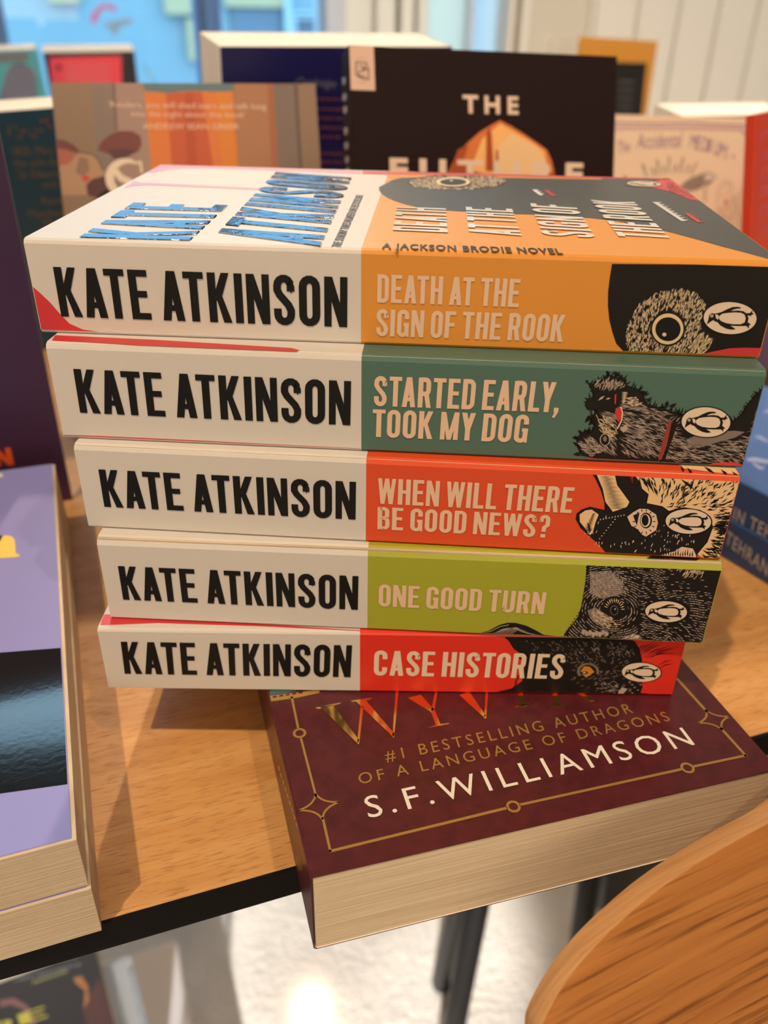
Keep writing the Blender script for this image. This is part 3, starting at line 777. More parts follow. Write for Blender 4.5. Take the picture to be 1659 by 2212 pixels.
# coat spikes round the outline
for a in range(len(dog)):
    q0, q1 = dog[a], dog[(a + 1) % len(dog)]
    if min(q0[0], q1[0]) > 1652 or max(q0[1], q1[1]) > 985: continue
    l = math.hypot(q1[0] - q0[0], q1[1] - q0[1]); k = max(1, int(l / 6))
    for j in range(k):
        t = (j + rng.random()) / k; x, y = q0[0] + (q1[0] - q0[0]) * t, q0[1] + (q1[1] - q0[1]) * t
        nx, ny = (q1[1] - q0[1]) / l, -(q1[0] - q0[0]) / l
        ln = rng.uniform(5, 13)
        p.taper((x - nx * 5, y - ny * 5), (x + nx * ln + 5, y + ny * ln - 2), 4.2, SOFTBLACK, 1, .15)
for base, tip in (((245, 885), (240, 870)), ((405, 850), (405, 775)), ((470, 850), (465, 795)), ((500, 860), (522, 826)), ((530, 880), (556, 862)), ((650, 960), (716, 962)), ((880, 1080), (948, 1050)), ((850, 1075), (880, 1030)), ((940, 1130), (972, 1105)), ((960, 1150), (985, 1120)), ((180, 1330), (130, 1318)), ((190, 1400), (132, 1355)), ((200, 1460), (135, 1450)), ((290, 1290), (215, 1265)), ((300, 1160), (225, 1205)), ((300, 1150), (230, 1185)), ((310, 1190), (255, 1225))):
    p.taper(D([base])[0], D([tip])[0], 9, SOFTBLACK, 1, .1)
p.poly(D([(1020, 1335), (1100, 1300), (1250, 1275), (1400, 1265), (1480, 1275), (1400, 1320), (1250, 1360), (1120, 1400), (1040, 1395)]), FURGREY, 2)
snout = D([(245, 1060), (300, 1000), (340, 1000), (330, 1120), (280, 1110)])
def dang(x, y):
    if x < 1335: return math.radians(-158 + (y - 900) * .35)
    if x < 1440: return math.radians(22 + (y - 930) * .25)
    return math.radians(12 if y > 920 else -48)
body = D([(330, 1120), (560, 1000), (660, 1000), (700, 1060), (880, 1120), (1000, 1160), (1000, 1290), (1100, 1400), (1480, 1290), (1630, 960), (1660, 960), (1600, 1400), (1480, 1540), (900, 1500), (400, 1470), (200, 1440), (200, 1340), (330, 1260)])
eyeb = D([(385, 1335)])[0]
avd = lambda x, y: math.hypot(x - 1525, y - 911) < 58 and abs(y - 911) < 36 or math.hypot(x - eyeb[0], y - eyeb[1]) < 15
p.fur(body, 420, FURPALE, rng, dang, 21, 1.7, 3, avd, .28, .2)
p.fur(body, 330, FURGREY, rng, dang, 24, 2.6, 2, avd, .3, .2)
ear = D([(300, 880), (400, 830), (540, 870), (560, 930), (480, 950), (380, 960), (300, 940)])
p.fur(ear, 60, FURPALE, rng, lambda x, y: math.radians(-62), 16, 2.2, 3, None, .35, .2)
tuft = D([(150, 1340), (280, 1290), (400, 1420), (330, 1470), (190, 1450)])
p.fur(tuft, 60, FURPALE, rng, lambda x, y: math.radians(200 - (y - 965) * 1.0), 19, 2.0, 3, None, .2, .2)
p.fur(D([(310, 1130), (450, 1150), (500, 1280), (420, 1390), (330, 1250)]), 70, STRAW, rng, lambda x, y: math.radians(40), 13, 2.0, 3, lambda x, y: math.hypot(x - eyeb[0], y - eyeb[1]) < 13, .5, .2)
p.fur(D([(530, 1000), (640, 1000), (700, 1060), (560, 1080)]), 24, STRAW, rng, lambda x, y: math.radians(170), 9, 2.4, 4, None, .2)
for k in range(9): p.taper(D([(515, 965 + k * 11)])[0], D([(568 - k * 3, 968 + k * 10)])[0], 2.2, PALEPEACH, 4)
p.ell(D([(262, 1060)])[0], 8.5, 13, SOFTBLACK, 2); p.poly(D([(330, 1000), (470, 985), (475, 1120), (340, 1070)]), SOFTBLACK, 4)
p.taper(D([(330, 1030)])[0], D([(385, 990)])[0], 5, FURPALE, 5); p.taper(D([(390, 1020)])[0], D([(430, 1008)])[0], 4, FURPALE, 5)
p.poly(D([(470, 1090), (500, 1075), (516, 1110), (512, 1165), (492, 1200), (475, 1170), (462, 1130)]), RED, 5)
p.poly(D([(462, 985), (474, 975), (470, 1060), (460, 1050)]), RED, 5)
p.line(D([(508, 1075), (522, 1120), (516, 1180), (496, 1220), (480, 1250)]), 3.0, STRAW, 6)
p.poly(D([(500, 1250), (550, 1215), (565, 1250), (530, 1280)]), FURPALE, 5)
p.ell(eyeb, 11, 13, FURPALE, 4); p.ell(eyeb, 9, 11.5, BLACK, 5); p.ell((eyeb[0], eyeb[1] - 2), 4, 6, FURGREY, 6)
p.poly(D([(886, 1180), (925, 1200), (880, 1340), (830, 1480), (800, 1500), (825, 1380)]), mat('ink_collar', (0.30, 0.04, 0.035), .45), 5)
p.poly(D([(905, 1200), (960, 1190), (900, 1360), (850, 1500), (820, 1510), (868, 1380)]), SOFTBLACK, 6)
p.poly([(120, 938.5), (200, 941), (400, 950), (600, 960), (779, 968.5), (779, 990), (120, 960)], RED, 1)
p.poly(D([(250, 1480), (500, 1495), (760, 1510), (760, 1545), (250, 1510)]), RED, 4)
p.poly(D([(1190, 1530), (1260, 1512), (1400, 1510), (1480, 1530), (1470, 1570), (1190, 1560)]), RED, 7)
p.build('spine_artwork', b2.cover)

# --- vermilion spine: black face, pale ears and striped fawn coat
D = crop(1000, 980, 0.39723)
p = Print(b3.spine)
p.poly(D([(710, 85), (760, 80), (1540, 100), (1540, 160), (1420, 600), (770, 560), (745, 500), (700, 460), (640, 405), (612, 355), (618, 325), (645, 303), (690, 288), (770, 305), (768, 262), (750, 200), (722, 140)]), SOFTBLACK, 1)
coat = D([(945, 100), (1540, 110), (1540, 170), (1420, 600), (1290, 580), (1275, 545), (1330, 480), (1360, 400), (1345, 340), (1290, 305), (1200, 290), (1120, 310), (1085, 285), (1000, 268), (1010, 220), (975, 190), (960, 150)])
p.poly(coat, FURTAN, 2)
p.poly(D([(728, 112), (828, 112), (838, 170), (905, 262), (890, 290), (815, 315), (775, 262), (760, 190)]), FURTAN, 2)
p.poly(D([(836, 112), (920, 120), (925, 150), (890, 175), (850, 170)]), SOFTBLACK, 3)
p.poly(D([(905, 118), (925, 118), (922, 160)]), VERMIL, 3)
for k in range(24):
    y = 125 + k * 7.5
    p.taper(D([(742 + k * 2.2, y)])[0], D([(805 + k * 3.4 + (k % 3) * 8, y - 3)])[0], 1.5, SOFTBLACK, 3)
p.poly(D([(634, 330), (665, 308), (700, 303), (738, 330), (722, 370), (705, 430), (690, 442), (660, 400), (636, 370)]), FURTAN, 2)
for k in range(13): p.taper(D([(700 - k * 4, 330 + k * 7)])[0], D([(722 - k * 2, 322 + k * 8)])[0], 2.2, SOFTBLACK, 3)
for k in range(7): p.taper(D([(690 - k * 3, 395 + k * 8)])[0], D([(672 + k * 6, 372 + k * 5)])[0], 2.4, SOFTBLACK, 3)
p.poly(D([(893, 342), (925, 318), (960, 298), (1005, 300), (1050, 330), (1060, 375), (1050, 415), (1010, 440), (995, 450), (975, 440), (950, 410), (915, 390)]), PEACH, 3)
p.ell(D([(995, 362)])[0], 13, 17, SOFTBLACK, 4); p.ell(D([(992, 362)])[0], 10.5, 14, PALEPEACH, 5); p.ell(D([(990, 360)])[0], 7.5, 12, BLACK, 6)
for k in range(14):
    t = k / 14 * 2 * math.pi; cx, cy = 985, 368
    p.taper(D([(cx + 44 * math.cos(t), cy + 52 * math.sin(t))])[0], D([(cx + 66 * math.cos(t), cy + 72 * math.sin(t))])[0], 2.4, SOFTBLACK, 4)
p.poly(D([(925, 335), (960, 318), (945, 390)]), SOFTBLACK, 4)
avo = lambda x, y: ((x - 1486.5) / 55) ** 2 + ((y - 1125.5) / 31) ** 2 < 1
def tang(x, y):
    return math.atan2((y - 1130) * .5 - 6, (x - 1400)) + (-.5 if y < 1090 else 0)
p.fur(coat, 190, SOFTBLACK, rng, tang, 20, 3.4, 3, avo, .28, .25)
p.fur(D([(1350, 340), (1530, 300), (1480, 560), (1290, 560), (1350, 450)]), 90, SOFTBLACK, rng, lambda x, y: math.atan2((y - 1140), (x - 1440)), 24, 4.2, 4, avo, .2, .2)
for a, b_ in (((960, 120), (985, 230)), ((985, 118), (1010, 190)), ((1010, 120), (1030, 200)), ((1085, 110), (1100, 170)), ((1190, 110), (1265, 200)), ((1200, 130), (1180, 120)), ((1255, 150), (1235, 200)), ((1440, 430), (1380, 400)), ((1450, 410), (1350, 398))):
    p.taper(D([a])[0], D([b_])[0], 7, SOFTBLACK, 4, .1)
blackface = D([(640, 450), (760, 330), (880, 330), (1080, 330), (1110, 420), (1290, 440), (1280, 500), (1100, 540), (770, 545)])
p.fur(blackface, 75, PALEPEACH, rng, lambda x, y: math.radians(-75 + (x - 1300) * .05), 6.0, 2.1, 3, lambda x, y: math.hypot(x - 1392, y - 1125) < 36 or avo(x, y) or (1340 < x < 1390 and 1130 < y < 1170) or (1300 < x < 1400 and 1122 < y < 1168), .2)
for k in range(8): p.taper(D([(738 + k * 12, 462 - k * 15)])[0], D([(748 + k * 12, 460 - k * 15)])[0], 2.4, PALEPEACH, 3)
for k in range(9): p.taper(D([(745 + k * 16, 362 - k * 3)])[0], D([(750 + k * 16, 352 - k * 3)])[0], 2.4, PALEPEACH, 3)
p.poly(D([(1065, 570), (1110, 540), (1150, 530), (1190, 505), (1250, 515), (1265, 545), (1262, 585), (1180, 585)]), PEACH, 3)
for k in range(14): p.taper(D([(1075 + k * 13, 575)])[0], D([(1080 + k * 13, 530 - (k % 4) * 6)])[0], 3.0, SOFTBLACK, 4)
p.poly(D([(1268, 548), (1300, 560), (1300, 600), (1268, 590)]), VERMIL, 5)
p.build('spine_artwork', b3.cover)
# coat running over onto the front cover
p = Print(b3.front)
p.poly([(1462, 1000), (1476, 1012), (1540, 1020), (1640, 1030), (1640, 1000), (1560, 990), (1464, 990)], FURTAN, 1)
for a, b_ in (((1484, 1010), (1500, 1030)), ((1520, 1008), (1545, 1025)), ((1556, 1014), (1575, 1030)), ((1580, 1018), (1600, 1036)), ((1470, 1005), (1480, 1026))):
    p.taper(a, b_, 6, SOFTBLACK, 2)
p.build('cover_artwork', b3.cover)

# --- lime spine: dark furry animal with rows of short hatching
p = Print(b4.spine)
beast = D([(676, 585), (1000, 590), (1430, 610), (1430, 700), (1320, 1060), (900, 1050), (545, 1010), (560, 965), (600, 920), (625, 885), (643, 830), (655, 760), (668, 690)])
p.poly(beast, SOFTBLACK, 1)
p.poly(D([(95, 1000), (140, 962), (200, 930), (245, 918), (290, 920), (345, 935), (400, 962), (440, 985), (500, 998), (560, 1000), (560, 1030), (95, 1015)]), SOFTBLACK, 1)
for k in range(9):
    p.line(D([(165 + k * 12, 990 - k * 1), (215 + k * 10, 955 - k * 4 + k * k * .55), (290 + k * 8, 945 + k * 4), (360 + k * 9, 975 + k * 4)]), 1.3, FURPALE, 2)
p.line(D([(105, 998), (150, 965), (205, 938), (250, 930)]), 1.3, FURPALE, 2)
for k in range(24):
    y = 612 + k * 16.5
    if y < 1000:
        xl = 676 - max(0, (y - 650)) * .12 - max(0, y - 830) * .55
        p.taper(D([(xl, y)])[0], D([(xl - 9, y + 9)])[0], 2.4, SOFTBLACK, 2)
ec = D([(822, 850)])[0]
avb = lambda x, y: ((x - 1438.5) / 50) ** 2 + ((y - 1320.3) / 27) ** 2 < 1
pal = 0
for ringk in range(5, 34):
    rr = ringk * 5.6
    for j in range(int(rr * 1.0)):
        t = j / int(rr * 1.0) * 2 * math.pi + ringk * .37
        x, y = ec[0] + rr * 1.12 * math.cos(t), ec[1] + rr * .80 * math.sin(t)
        if rng.random() < .30 + .25 * math.sin(ringk * .9 + j * .22): continue
        if x > 1432 and y < 1275 and rng.random() < .75: continue
        if not inside((x, y), beast) or avb(x, y): continue
        a = t + math.pi / 2 if ringk < 12 else (t + math.pi / 2) * .0 + (math.radians(-4) + (math.pi / 2 * math.sin(t) * .0)) if x > 1380 else t + math.pi / 2
        if x > 1380: a = math.radians(4 + 30 * max(0, (y - 1310) / 80) * (1 if x > 1440 else -.3))
        l = rng.uniform(7, 10)
        q1 = (x + math.cos(a) * l, y + math.sin(a) * l)
        if not inside(q1, beast): continue
        p.taper((x, y), q1, rng.uniform(1.5, 2.4), FURPALE if rng.random() < .75 else FURGREY, 3, .05)
p.poly(D([(690, 640), (800, 640), (870, 700), (860, 760), (760, 790), (690, 760)]), FURGREY, 2)
p.poly(D([(680, 850), (720, 835), (790, 880), (820, 910), (750, 930), (700, 900)]), FURGREY, 2)
p.fur(D([(690, 630), (900, 630), (900, 760), (700, 800)]), 150, FURPALE, rng, lambda x, y: math.radians(80 - (x - 1280) * .5), 8, 1.7, 3, None, .2)
p.fur(D([(690, 830), (790, 870), (870, 940), (780, 960), (700, 910)]), 60, STRAW, rng, lambda x, y: math.radians(30), 10, 2.2, 3, None, .4)
p.ell(ec, 13, 15, SOFTBLACK, 4); p.ell(ec, 8.5, 10.5, FURGREY, 5); p.ell(ec, 7.4, 9.2, BLACK, 6); p.ell((ec[0] + 2, ec[1] - 3), 1.8, 2, FURPALE, 7, 10)
for k in range(12):
    t = math.radians(200 + k * 14); p.taper((ec[0] + 14 * math.cos(t), ec[1] + 16 * math.sin(t)), (ec[0] + 24 * math.cos(t), ec[1] + 27 * math.sin(t)), 2.2, STRAW, 4)
for k in range(8): p.ell(D([(655 + k * 18, 975 + (k % 2) * 8 - abs(k - 4) * 2)])[0], 4.2, 5.5, FURPALE, 3, 12)
p.poly(D([(870, 1000), (920, 975), (965, 985), (970, 1020), (930, 1030), (880, 1015)]), FURGREY, 3)
p.fur(D([(870, 1000), (920, 975), (965, 985), (970, 1030), (880, 1020)]), 16, PALEPEACH, rng, lambda x, y: math.radians(-25), 11, 2.2, 4)
p.fur(D([(1130, 610), (1330, 615), (1300, 680), (1180, 680)]), 34, STRAW, rng, lambda x, y: math.radians(125), 13, 1.9, 4, None, .2)
p.build('spine_artwork', b4.cover)
p = Print(b4.front)
p.poly(D([(985, 612), (1005, 585), (1030, 555), (1290, 570), (1275, 590), (1245, 612), (1240, 625), (1215, 590), (1185, 585), (1165, 612)]), SOFTBLACK, 1)
for x in (1010, 1045, 1090, 1115, 1125): p.taper(D([(x, 615)])[0], D([(x + 26, 572)])[0], 3.4, PALEPEACH, 2)
p.build('cover_artwork', b4.cover)

# --- scarlet spine: black cat with amber eye
p = Print(b5.spine)
cat = D([(225, 985), (250, 1020), (275, 1060), (318, 1090), (300, 1110), (335, 1130), (330, 1190), (322, 1235), (270, 1275), (180, 1320), (180, 1345), (1000, 1345), (965, 1300), (978, 1262), (955, 1200), (975, 1120), (960, 1060), (935, 1020), (900, 985), (560, 960)])
p.poly(cat, SOFTBLACK, 1)
ec = D([(680, 1183)])[0]
avc = lambda x, y: ((x - 1385) / 46) ** 2 + ((y - 1451) / 24) ** 2 < 1 or math.hypot(x - ec[0], y - ec[1]) < 15
p.fur(D([(340, 1010), (900, 1010), (960, 1120), (900, 1140), (560, 1150), (360, 1060)]), 130, FURGREY, rng, lambda x, y: math.radians(60 + (x - 1300) * .12), 9, 1.5, 2, avc, .25)
p.fur(D([(560, 1050), (900, 1040), (960, 1200), (950, 1300), (700, 1300), (580, 1240)]), 150, FURGREY, rng, lambda x, y: math.radians(-25 + (x - 1300) * .15), 9, 1.4, 2, avc, .25)
for k in range(26):
    t = math.radians(150 + k * 9); p.taper((ec[0] + 17 * math.cos(t), ec[1] + 13 * math.sin(t)), (ec[0] + 25 * math.cos(t), ec[1] + 20 * math.sin(t)), 1.5, FURPALE, 3)
p.poly(D([(640, 1180), (660, 1155), (690, 1158), (715, 1185), (690, 1205), (668, 1215), (650, 1200)]), AMBER, 3); p.ell(D([(662, 1190)])[0], 7, 3.2, BLACK, 4, 16); p.ell(D([(660, 1189)])[0], 3.5, 1.4, PALEPEACH, 5, 12)
p.fur(D([(700, 1225), (850, 1240), (850, 1300), (720, 1300)]), 40, FURPALE, rng, lambda x, y: math.radians(8), 8, 1.2, 3, None, .15)
p.poly(D([(838, 1330), (845, 1290), (865, 1270), (895, 1278), (870, 1310)]), FURPALE, 3)
for k in range(22): p.ell(D([(905 + (k % 5) * 14 + rng.random() * 6, 1240 + (k // 5) * 15)])[0], 3.0, 2.0, FURGREY if k % 3 == 0 else SOFTBLACK, 3, 10)
for a, b_ in (((960, 1090), (1050, 1015)), ((965, 1100), (1090, 1030)), ((970, 1110), (1130, 1045)), ((975, 1115), (1180, 1050)), ((965, 1095), (1070, 1022)), ((990, 1110), (1160, 1085)), ((1000, 1120), (1140, 1062)), ((1060, 1150), (1140, 1120)), ((1065, 1165), (1145, 1140)), ((955, 1080), (1010, 1030)), ((950, 1070), (985, 1035))):
    p.taper(D([a])[0], D([b_])[0], 1.8, SOFTBLACK, 2, -.06)
for k in range(26):
    q = D([(320 - (k % 13) * 4 + rng.random() * 10, 1060 + k * 9)])[0]; p.taper(q, (q[0] - 8, q[1] + 5), 2.4, SOFTBLACK, 1)
p.build('spine_artwork', b5.cover)
p = Print(b5.front)   # red band of its front cover, just showing behind the spine edge
p.poly([(205, 1341), (222, 1327), (340, 1332), (560, 1348), (779, 1362), (779, 1366), (560, 1353), (340, 1346), (217, 1351)], RED, 1)
p.poly([(1000, 1350), (1500, 1380), (1500, 1396), (1100, 1376), (1030, 1364)], SOFTBLACK, 1)
p.build('cover_artwork', b5.cover)
p = Print(b2.front)
p.poly([(112, 736), (110, 724), (330, 734), (630, 752), (648, 757), (640, 761), (520, 757), (300, 746)], RED, 1)
p.build('cover_artwork', b2.cover)

# --- front cover of the topmost book
p = Print(b1.front)
c2 = crop(700, 0, 0.57806)
edge = c2([(205, 700), (206, 712), (215, 725), (234, 738), (260, 750), (300, 763), (350, 775), (420, 784), (500, 790), (600, 795), (700, 800), (800, 803), (900, 808), (1000, 816), (1100, 828), (1200, 847), (1300, 870), (1400, 897), (1480, 920), (1570, 943), (1660, 968)])
p.poly(edge + [(1720, 580), (1700, 545), (1520, 430), (1446, 383), (1200, 378), (900, 371), (868, 384), (848, 389), (833, 397)], mat('ink_charcoal', (0.026, 0.027, 0.030), .38), 1)
p.poly([(783, 370), (1470, 386), (1446, 388), (1250, 384.5), (1000, 380), (850, 377.5), (783, 376)], RED, 3)
p.poly([(835, 377), (1300, 385.5), (1300, 388), (950, 382), (870, 384.5), (836, 383)], ORANGE, 2)
p.poly([(1425, 380), (1470, 380), (1560, 445), (1515.8, 434), (1490, 431), (1470, 423), (1452, 415), (1425, 409), (1402, 404), (1412, 395)], RED, 3)
rr2 = random.Random(3)
p.fur([(1440, 392), (1460, 398), (1515, 433), (1480, 427), (1430, 409)], 60, mat('ink_dark_red', (0.16, .02, .02), .5), rr2, lambda x, y: math.radians(12), 10, 1.1, 4, None, .3)
hd = [(988 + 108 * math.cos(t), 394.5 + 16.5 * math.sin(t) + (-1.5 if math.cos(t) > .4 else 0)) for t in [2 * math.pi * i / 48 for i in range(48)]]
p.poly(hd, SOFTBLACK, 2)
p.fur(hd, 620, STRAW, rng, lambda x, y: math.radians(35), 8, 1.2, 3, lambda x, y: ((x - 979) / 38) ** 2 + ((y - 394) / 11.5) ** 2 < 1, .6)
p.fur(hd, 160, FURPALE, rng, lambda x, y: math.radians(35), 8, 1.2, 4, lambda x, y: ((x - 979) / 38) ** 2 + ((y - 394) / 11.5) ** 2 < 1, .6)
p.ell((979, 394), 36.5, 9.8, STRAW, 5); p.ell((979, 394.2), 28.5, 7.0, BLACK, 6); p.ell((975, 391.5), 4, 1.2, STRAW, 7, 12)
p.build('cover_artwork', b1.cover)
p = Print(b1.front)
p.poly([(345, 350), (330, 362), (315, 373), (330, 373.5), (345, 370), (362, 366.5), (395, 363.5), (440, 363), (600, 368.5), (780, 375), (780, 371), (600, 363), (440, 357)], PINK, 2)
p.build('pink_stripe', b1.cover)
p = Print(b1.front)
p.poly([(290, 391), (275, 402), (268, 407), (282, 402.5), (300, 400.3), (330, 400), (420, 404), (610, 412.5), (610, 409), (420, 400), (330, 395.5), (305, 395)], PINK, 2)
p.build('pink_stripe', b1.cover)
emblem(b1, b1.front, (1391, 398.5), 37, 5.6, b1.cover, 0.03)
# raised foil author name and varnished title, reading away from the viewer
def raised(face, rows, m, height, name, parent, gapk=0.078, mm_side=None):
    mb = MB()
    for text, bl, br, tl in rows:
        P, wd = condensed(text, gap=gapk)
        B, Rr, T = face.at(bl), face.at(br), face.at(tl); ax = (Rr - B) / wd; ay = T - B
        for kk, q in enumerate(P):
            lo = [B + ax * x + ay * y + face.n * 0.0001 for x, y in q]; hi = [v + face.n * (height + (kk % 9) * 0.000005) for v in lo]
            cen = sum((v for v in hi), Vector()) / len(hi)
            hi = [v + (cen - v).normalized() * 0.00016 for v in hi]
            mb.face(hi, m)
            for i in range(len(q)):
                j = (i + 1) % len(q); mb.face([lo[i], lo[j], hi[j], hi[i]], m)
    return mb.build(name, parent)
o = raised(b1.front, [('KATE', (410, 521), (492, 445), (171, 514)), ('ATKINSON', (692, 534), (760, 386), (465, 510))], CHROME, 0.00028, 'author_foil_lettering', b1.cover, 0.11)
o['label'] = 'raised chrome author name'
gloss = ink('gloss_white', (0.84, 0.80, 0.74), 0.12)
p = Print(b1.front)
for tx, bl, br, tl in (('DEATH', (967, 504), (963, 452), (848, 499)), ('AT THE', (1127, 511), (1106, 453), (1013, 505)), ('SIGN OF', (1287, 516), (1243, 446), (1172, 509)), ('THE ROOK', (1450, 519), (1370, 438), (1336, 512))):
    p.cond(tx, bl, br, tl, gloss, 8, gap=.10)
o = p.build('title_lettering', b1.cover); o['label'] = 'glossy white title lettering'
p = Print(b1.front)
p.cond('THE SUNDAY TIMES NUMBER ONE BESTSELLER', (735.5, 535), (785, 423), (716, 533), BLACK, 5, gap=.09)
p.build('strapline_lettering', b1.cover)
p = Print(b1.front)
p.sans('A JACKSON BRODIE NOVEL', (823, 541.5), (1220, 557.5), (826, 526.5), SOFTBLACK, 5, bold=.03, spacing=1.15)
p.build('subtitle_lettering', b1.cover)
for qi, (x0, y0, x1, y1, m, w) in enumerate(((1150, 411, 1166, 423, WHITE, 7), (1175, 412, 1193, 425, RED, 7), (1410, 438, 1472, 479, WHITE, 9), (1478, 462, 1508, 482, RED, 8))):
    if qi % 2 == 0: p = Print(b1.front)
    n_ = int(abs(x1 - x0) / 2.6) + 3
    for k in range(n_):
        t = k / n_; x, y = x0 + (x1 - x0) * t, y0 + (y1 - y0) * t
        p.line([(x, y), (x + w * (1.2 if k % 3 else 2.0), y + .5)], 1.25, m, 5)
    if qi % 2 == 1: p.build('quote_lettering', b1.cover)

# ------------------------------------------------------------------ maroon book under the stack
wa = 0.3447599
we = npa(math.cos(wa), math.sin(wa), 0); wn = npa(-math.sin(wa), math.cos(wa), 0)
MAROON = mat('maroon_cover', (0.105, 0.014, 0.022), 0.34, mottle=(260, (0.075, 0.010, 0.017), .40, .66), bump=(900, .25, .0002))
bw_ = Book(mtx(npa(-0.0173878, -0.0777578, 0.0), we, wn, npa(0, 0, 1)), 0.1468954, 0.222, 0.0322, MAROON,
           'thick maroon paperback with gold frame lying under the centre stack, overhanging the table edge', bev=(0.0008, 0.0008),
           pages=page_mat('thick_page_edges', (0.86, 0.74, 0.56, 1), (0.66, 0.53, 0.38, 1), 900))
p = Print(bw_.front)
g = GOLDINK
cA, cB, cC = (647, 1584), (1109, 1742.5), (1485, 1659)
sA, sB = (689, 1742), (1542, 1555)
def goldline(a, b_, w): p.line([a, b_], w, g, 2)
goldline((630, 1505), (644, 1573), 5); goldline((650, 1595), (683, 1722), 5); goldline((697, 1766), (714, 1841), 5.5)
goldline((711, 1839.5), (1096, 1745.5), 6); goldline((1122, 1739), (1472, 1662), 5.5); goldline((1498, 1656), (1614, 1631.5), 5)
goldline((1612, 1634), (1556, 1572), 5); goldline((1529, 1540), (1462, 1466), 5)
def goldring(c, r):
    o = p.F.at(c); ex = (p.F.at((c[0] + 5, c[1])) - o).length
    R_ = r
    A_ = [o + Vector((R_ * math.cos(t), R_ * math.sin(t), 0)) for t in [2 * math.pi * i / 32 for i in range(32)]]
    B_ = [o + Vector((R_ * .62 * math.cos(t), R_ * .62 * math.sin(t), 0)) for t in [2 * math.pi * i / 32 for i in range(32)]]
    for i in range(32):
        j = (i + 1) % 32; p.mb.face([p.off(v, 2) for v in (A_[i], A_[j], B_[j], B_[i])], g)
for c in (cA, cB, cC): goldring(c, 0.00215)
def goldstar(c, ra, rb):
    o = p.F.at(c)
    def arm(k):
        a = math.pi / 2 * k; return o + Vector(((rb if k % 2 == 0 else ra) * math.cos(a), (rb if k % 2 == 0 else ra) * math.sin(a), 0))
    for k in range(4):
        P_, Q_ = arm(k), arm(k + 1); mid_ = o + ((P_ - o) + (Q_ - o)) * 0.16
        path = []
        for i in range(9):
            t = i / 8; v = P_ * (1 - t) ** 2 + mid_ * 2 * t * (1 - t) + Q_ * t * t; path.append((v.x, v.y))
        for q in ribbon(path, 0.00062): p.mb.face([p.off(Vector((x, y, o.z)), 2) for x, y in q], g)
goldstar(sA, 0.0048, 0.0062); goldstar(sB, 0.0048, 0.0062)
p.poly([(584, 1516), (640, 1508), (690, 1497), (690, 1490), (583, 1503)], g, 2)
for k in range(5): p.poly([(589 + k * 14, 1508 - k * 2.2), (598 + k * 14, 1506.6 - k * 2.2), (598 + k * 14, 1503 - k * 2.2), (589 + k * 14, 1504.4 - k * 2.2)], MAROON, 3)
p.poly([(583, 1502), (620, 1497), (650, 1490), (583, 1490)], mat('ink_sky_band', (.05, .16, .2), .4), 3)
p.build('gold_frame', bw_.cover)
p = Print(bw_.front)
p.sans('#1 BESTSELLING AUTHOR', (834, 1646), (1369, 1540), (829, 1623), GOLDINK, 3, spacing=1.35)
p.sans('OF A LANGUAGE OF DRAGONS', (777, 1695), (1449, 1557), (772, 1672), GOLDINK, 3, spacing=1.35)
p.build('gold_lettering', bw_.cover)
p = Print(bw_.front)
p.sans('S.F.WILLIAMSON', (797, 1768), (1501, 1609), (784, 1723), ink('bright_white', (.9, .88, .84), .35), 3, spacing=1.3)
p.build('author_lettering', bw_.cover)
# raised foil title, most of it hidden under the stack
D2 = crop(580, 1490, 0.32550); D3 = crop(1060, 1420, 0.36106)
Fw = bw_.front
mb = MB()
def foil(pts):
    lo = [Fw.at(q) + Fw.n * .00006 for q in pts]; c = sum(lo, Vector()) / len(lo)
    hi = [v + Fw.n * .00022 + (c - v).normalized() * .00022 for v in lo]
    mb.tri_fill([hi], GOLDFOIL)
    for i in range(len(lo)):
        j = (i + 1) % len(lo); mb.face([lo[i], lo[j], hi[j], hi[i]], GOLDFOIL)
for pts in ([(312, 122), (480, 88), (486, 92), (440, 108), (345, 124)], [(345, 118), (425, 102), (604, 340), (592, 362)], [(588, 362), (602, 360), (632, 112), (612, 112)],
            [(545, 76), (690, 56), (690, 62), (640, 72), (560, 84)], [(580, 80), (640, 66), (840, 300), (826, 318)], [(822, 318), (834, 316), (866, -20), (846, -20)],
            [(920, 56), (1010, 34), (1104, 138), (1074, 150)], [(1078, 146), (1100, 146), (1122, 20), (1106, 10)], [(1074, 140), (1104, 138), (1142, 232), (1110, 242)], [(1050, 258), (1204, 230), (1200, 224), (1140, 228), (1100, 240)],
            [(1262, 36), (1330, 10), (1444, 178), (1432, 190)], [(1430, 190), (1446, 190), (1460, -20), (1444, -20)]):
    foil(D2(pts))
for pts in ([(140, 304), (292, 276), (286, 258), (262, 280), (190, 288), (150, 296)], [(160, 220), (190, 214), (216, 292), (180, 298)],
            [(342, 302), (460, 284), (448, 278), (362, 292)], [(365, 220), (396, 214), (424, 286), (390, 292)], [(510, 215), (545, 208), (622, 262), (596, 266)]):
    foil(D3(pts))
o = mb.build('title_foil_lettering', bw_.cover); o['label'] = 'raised gold foil title'
p = Print(bw_.spine)
sp_gold = GOLDINK
for k in range(9):
    p.poly([(600.5 + k * 4.8, 1655 + k * 15), (603.5 + k * 4.8, 1654 + k * 15), (606 + k * 4.8, 1664 + k * 15), (603 + k * 4.8, 1665 + k * 15)], sp_gold, 2)
for k in range(4): p.line([(641 + k * 2.6, 1850), (646 + k * 2.6, 1880)], 1.2, sp_gold, 2)
p.build('spine_lettering', bw_.cover)

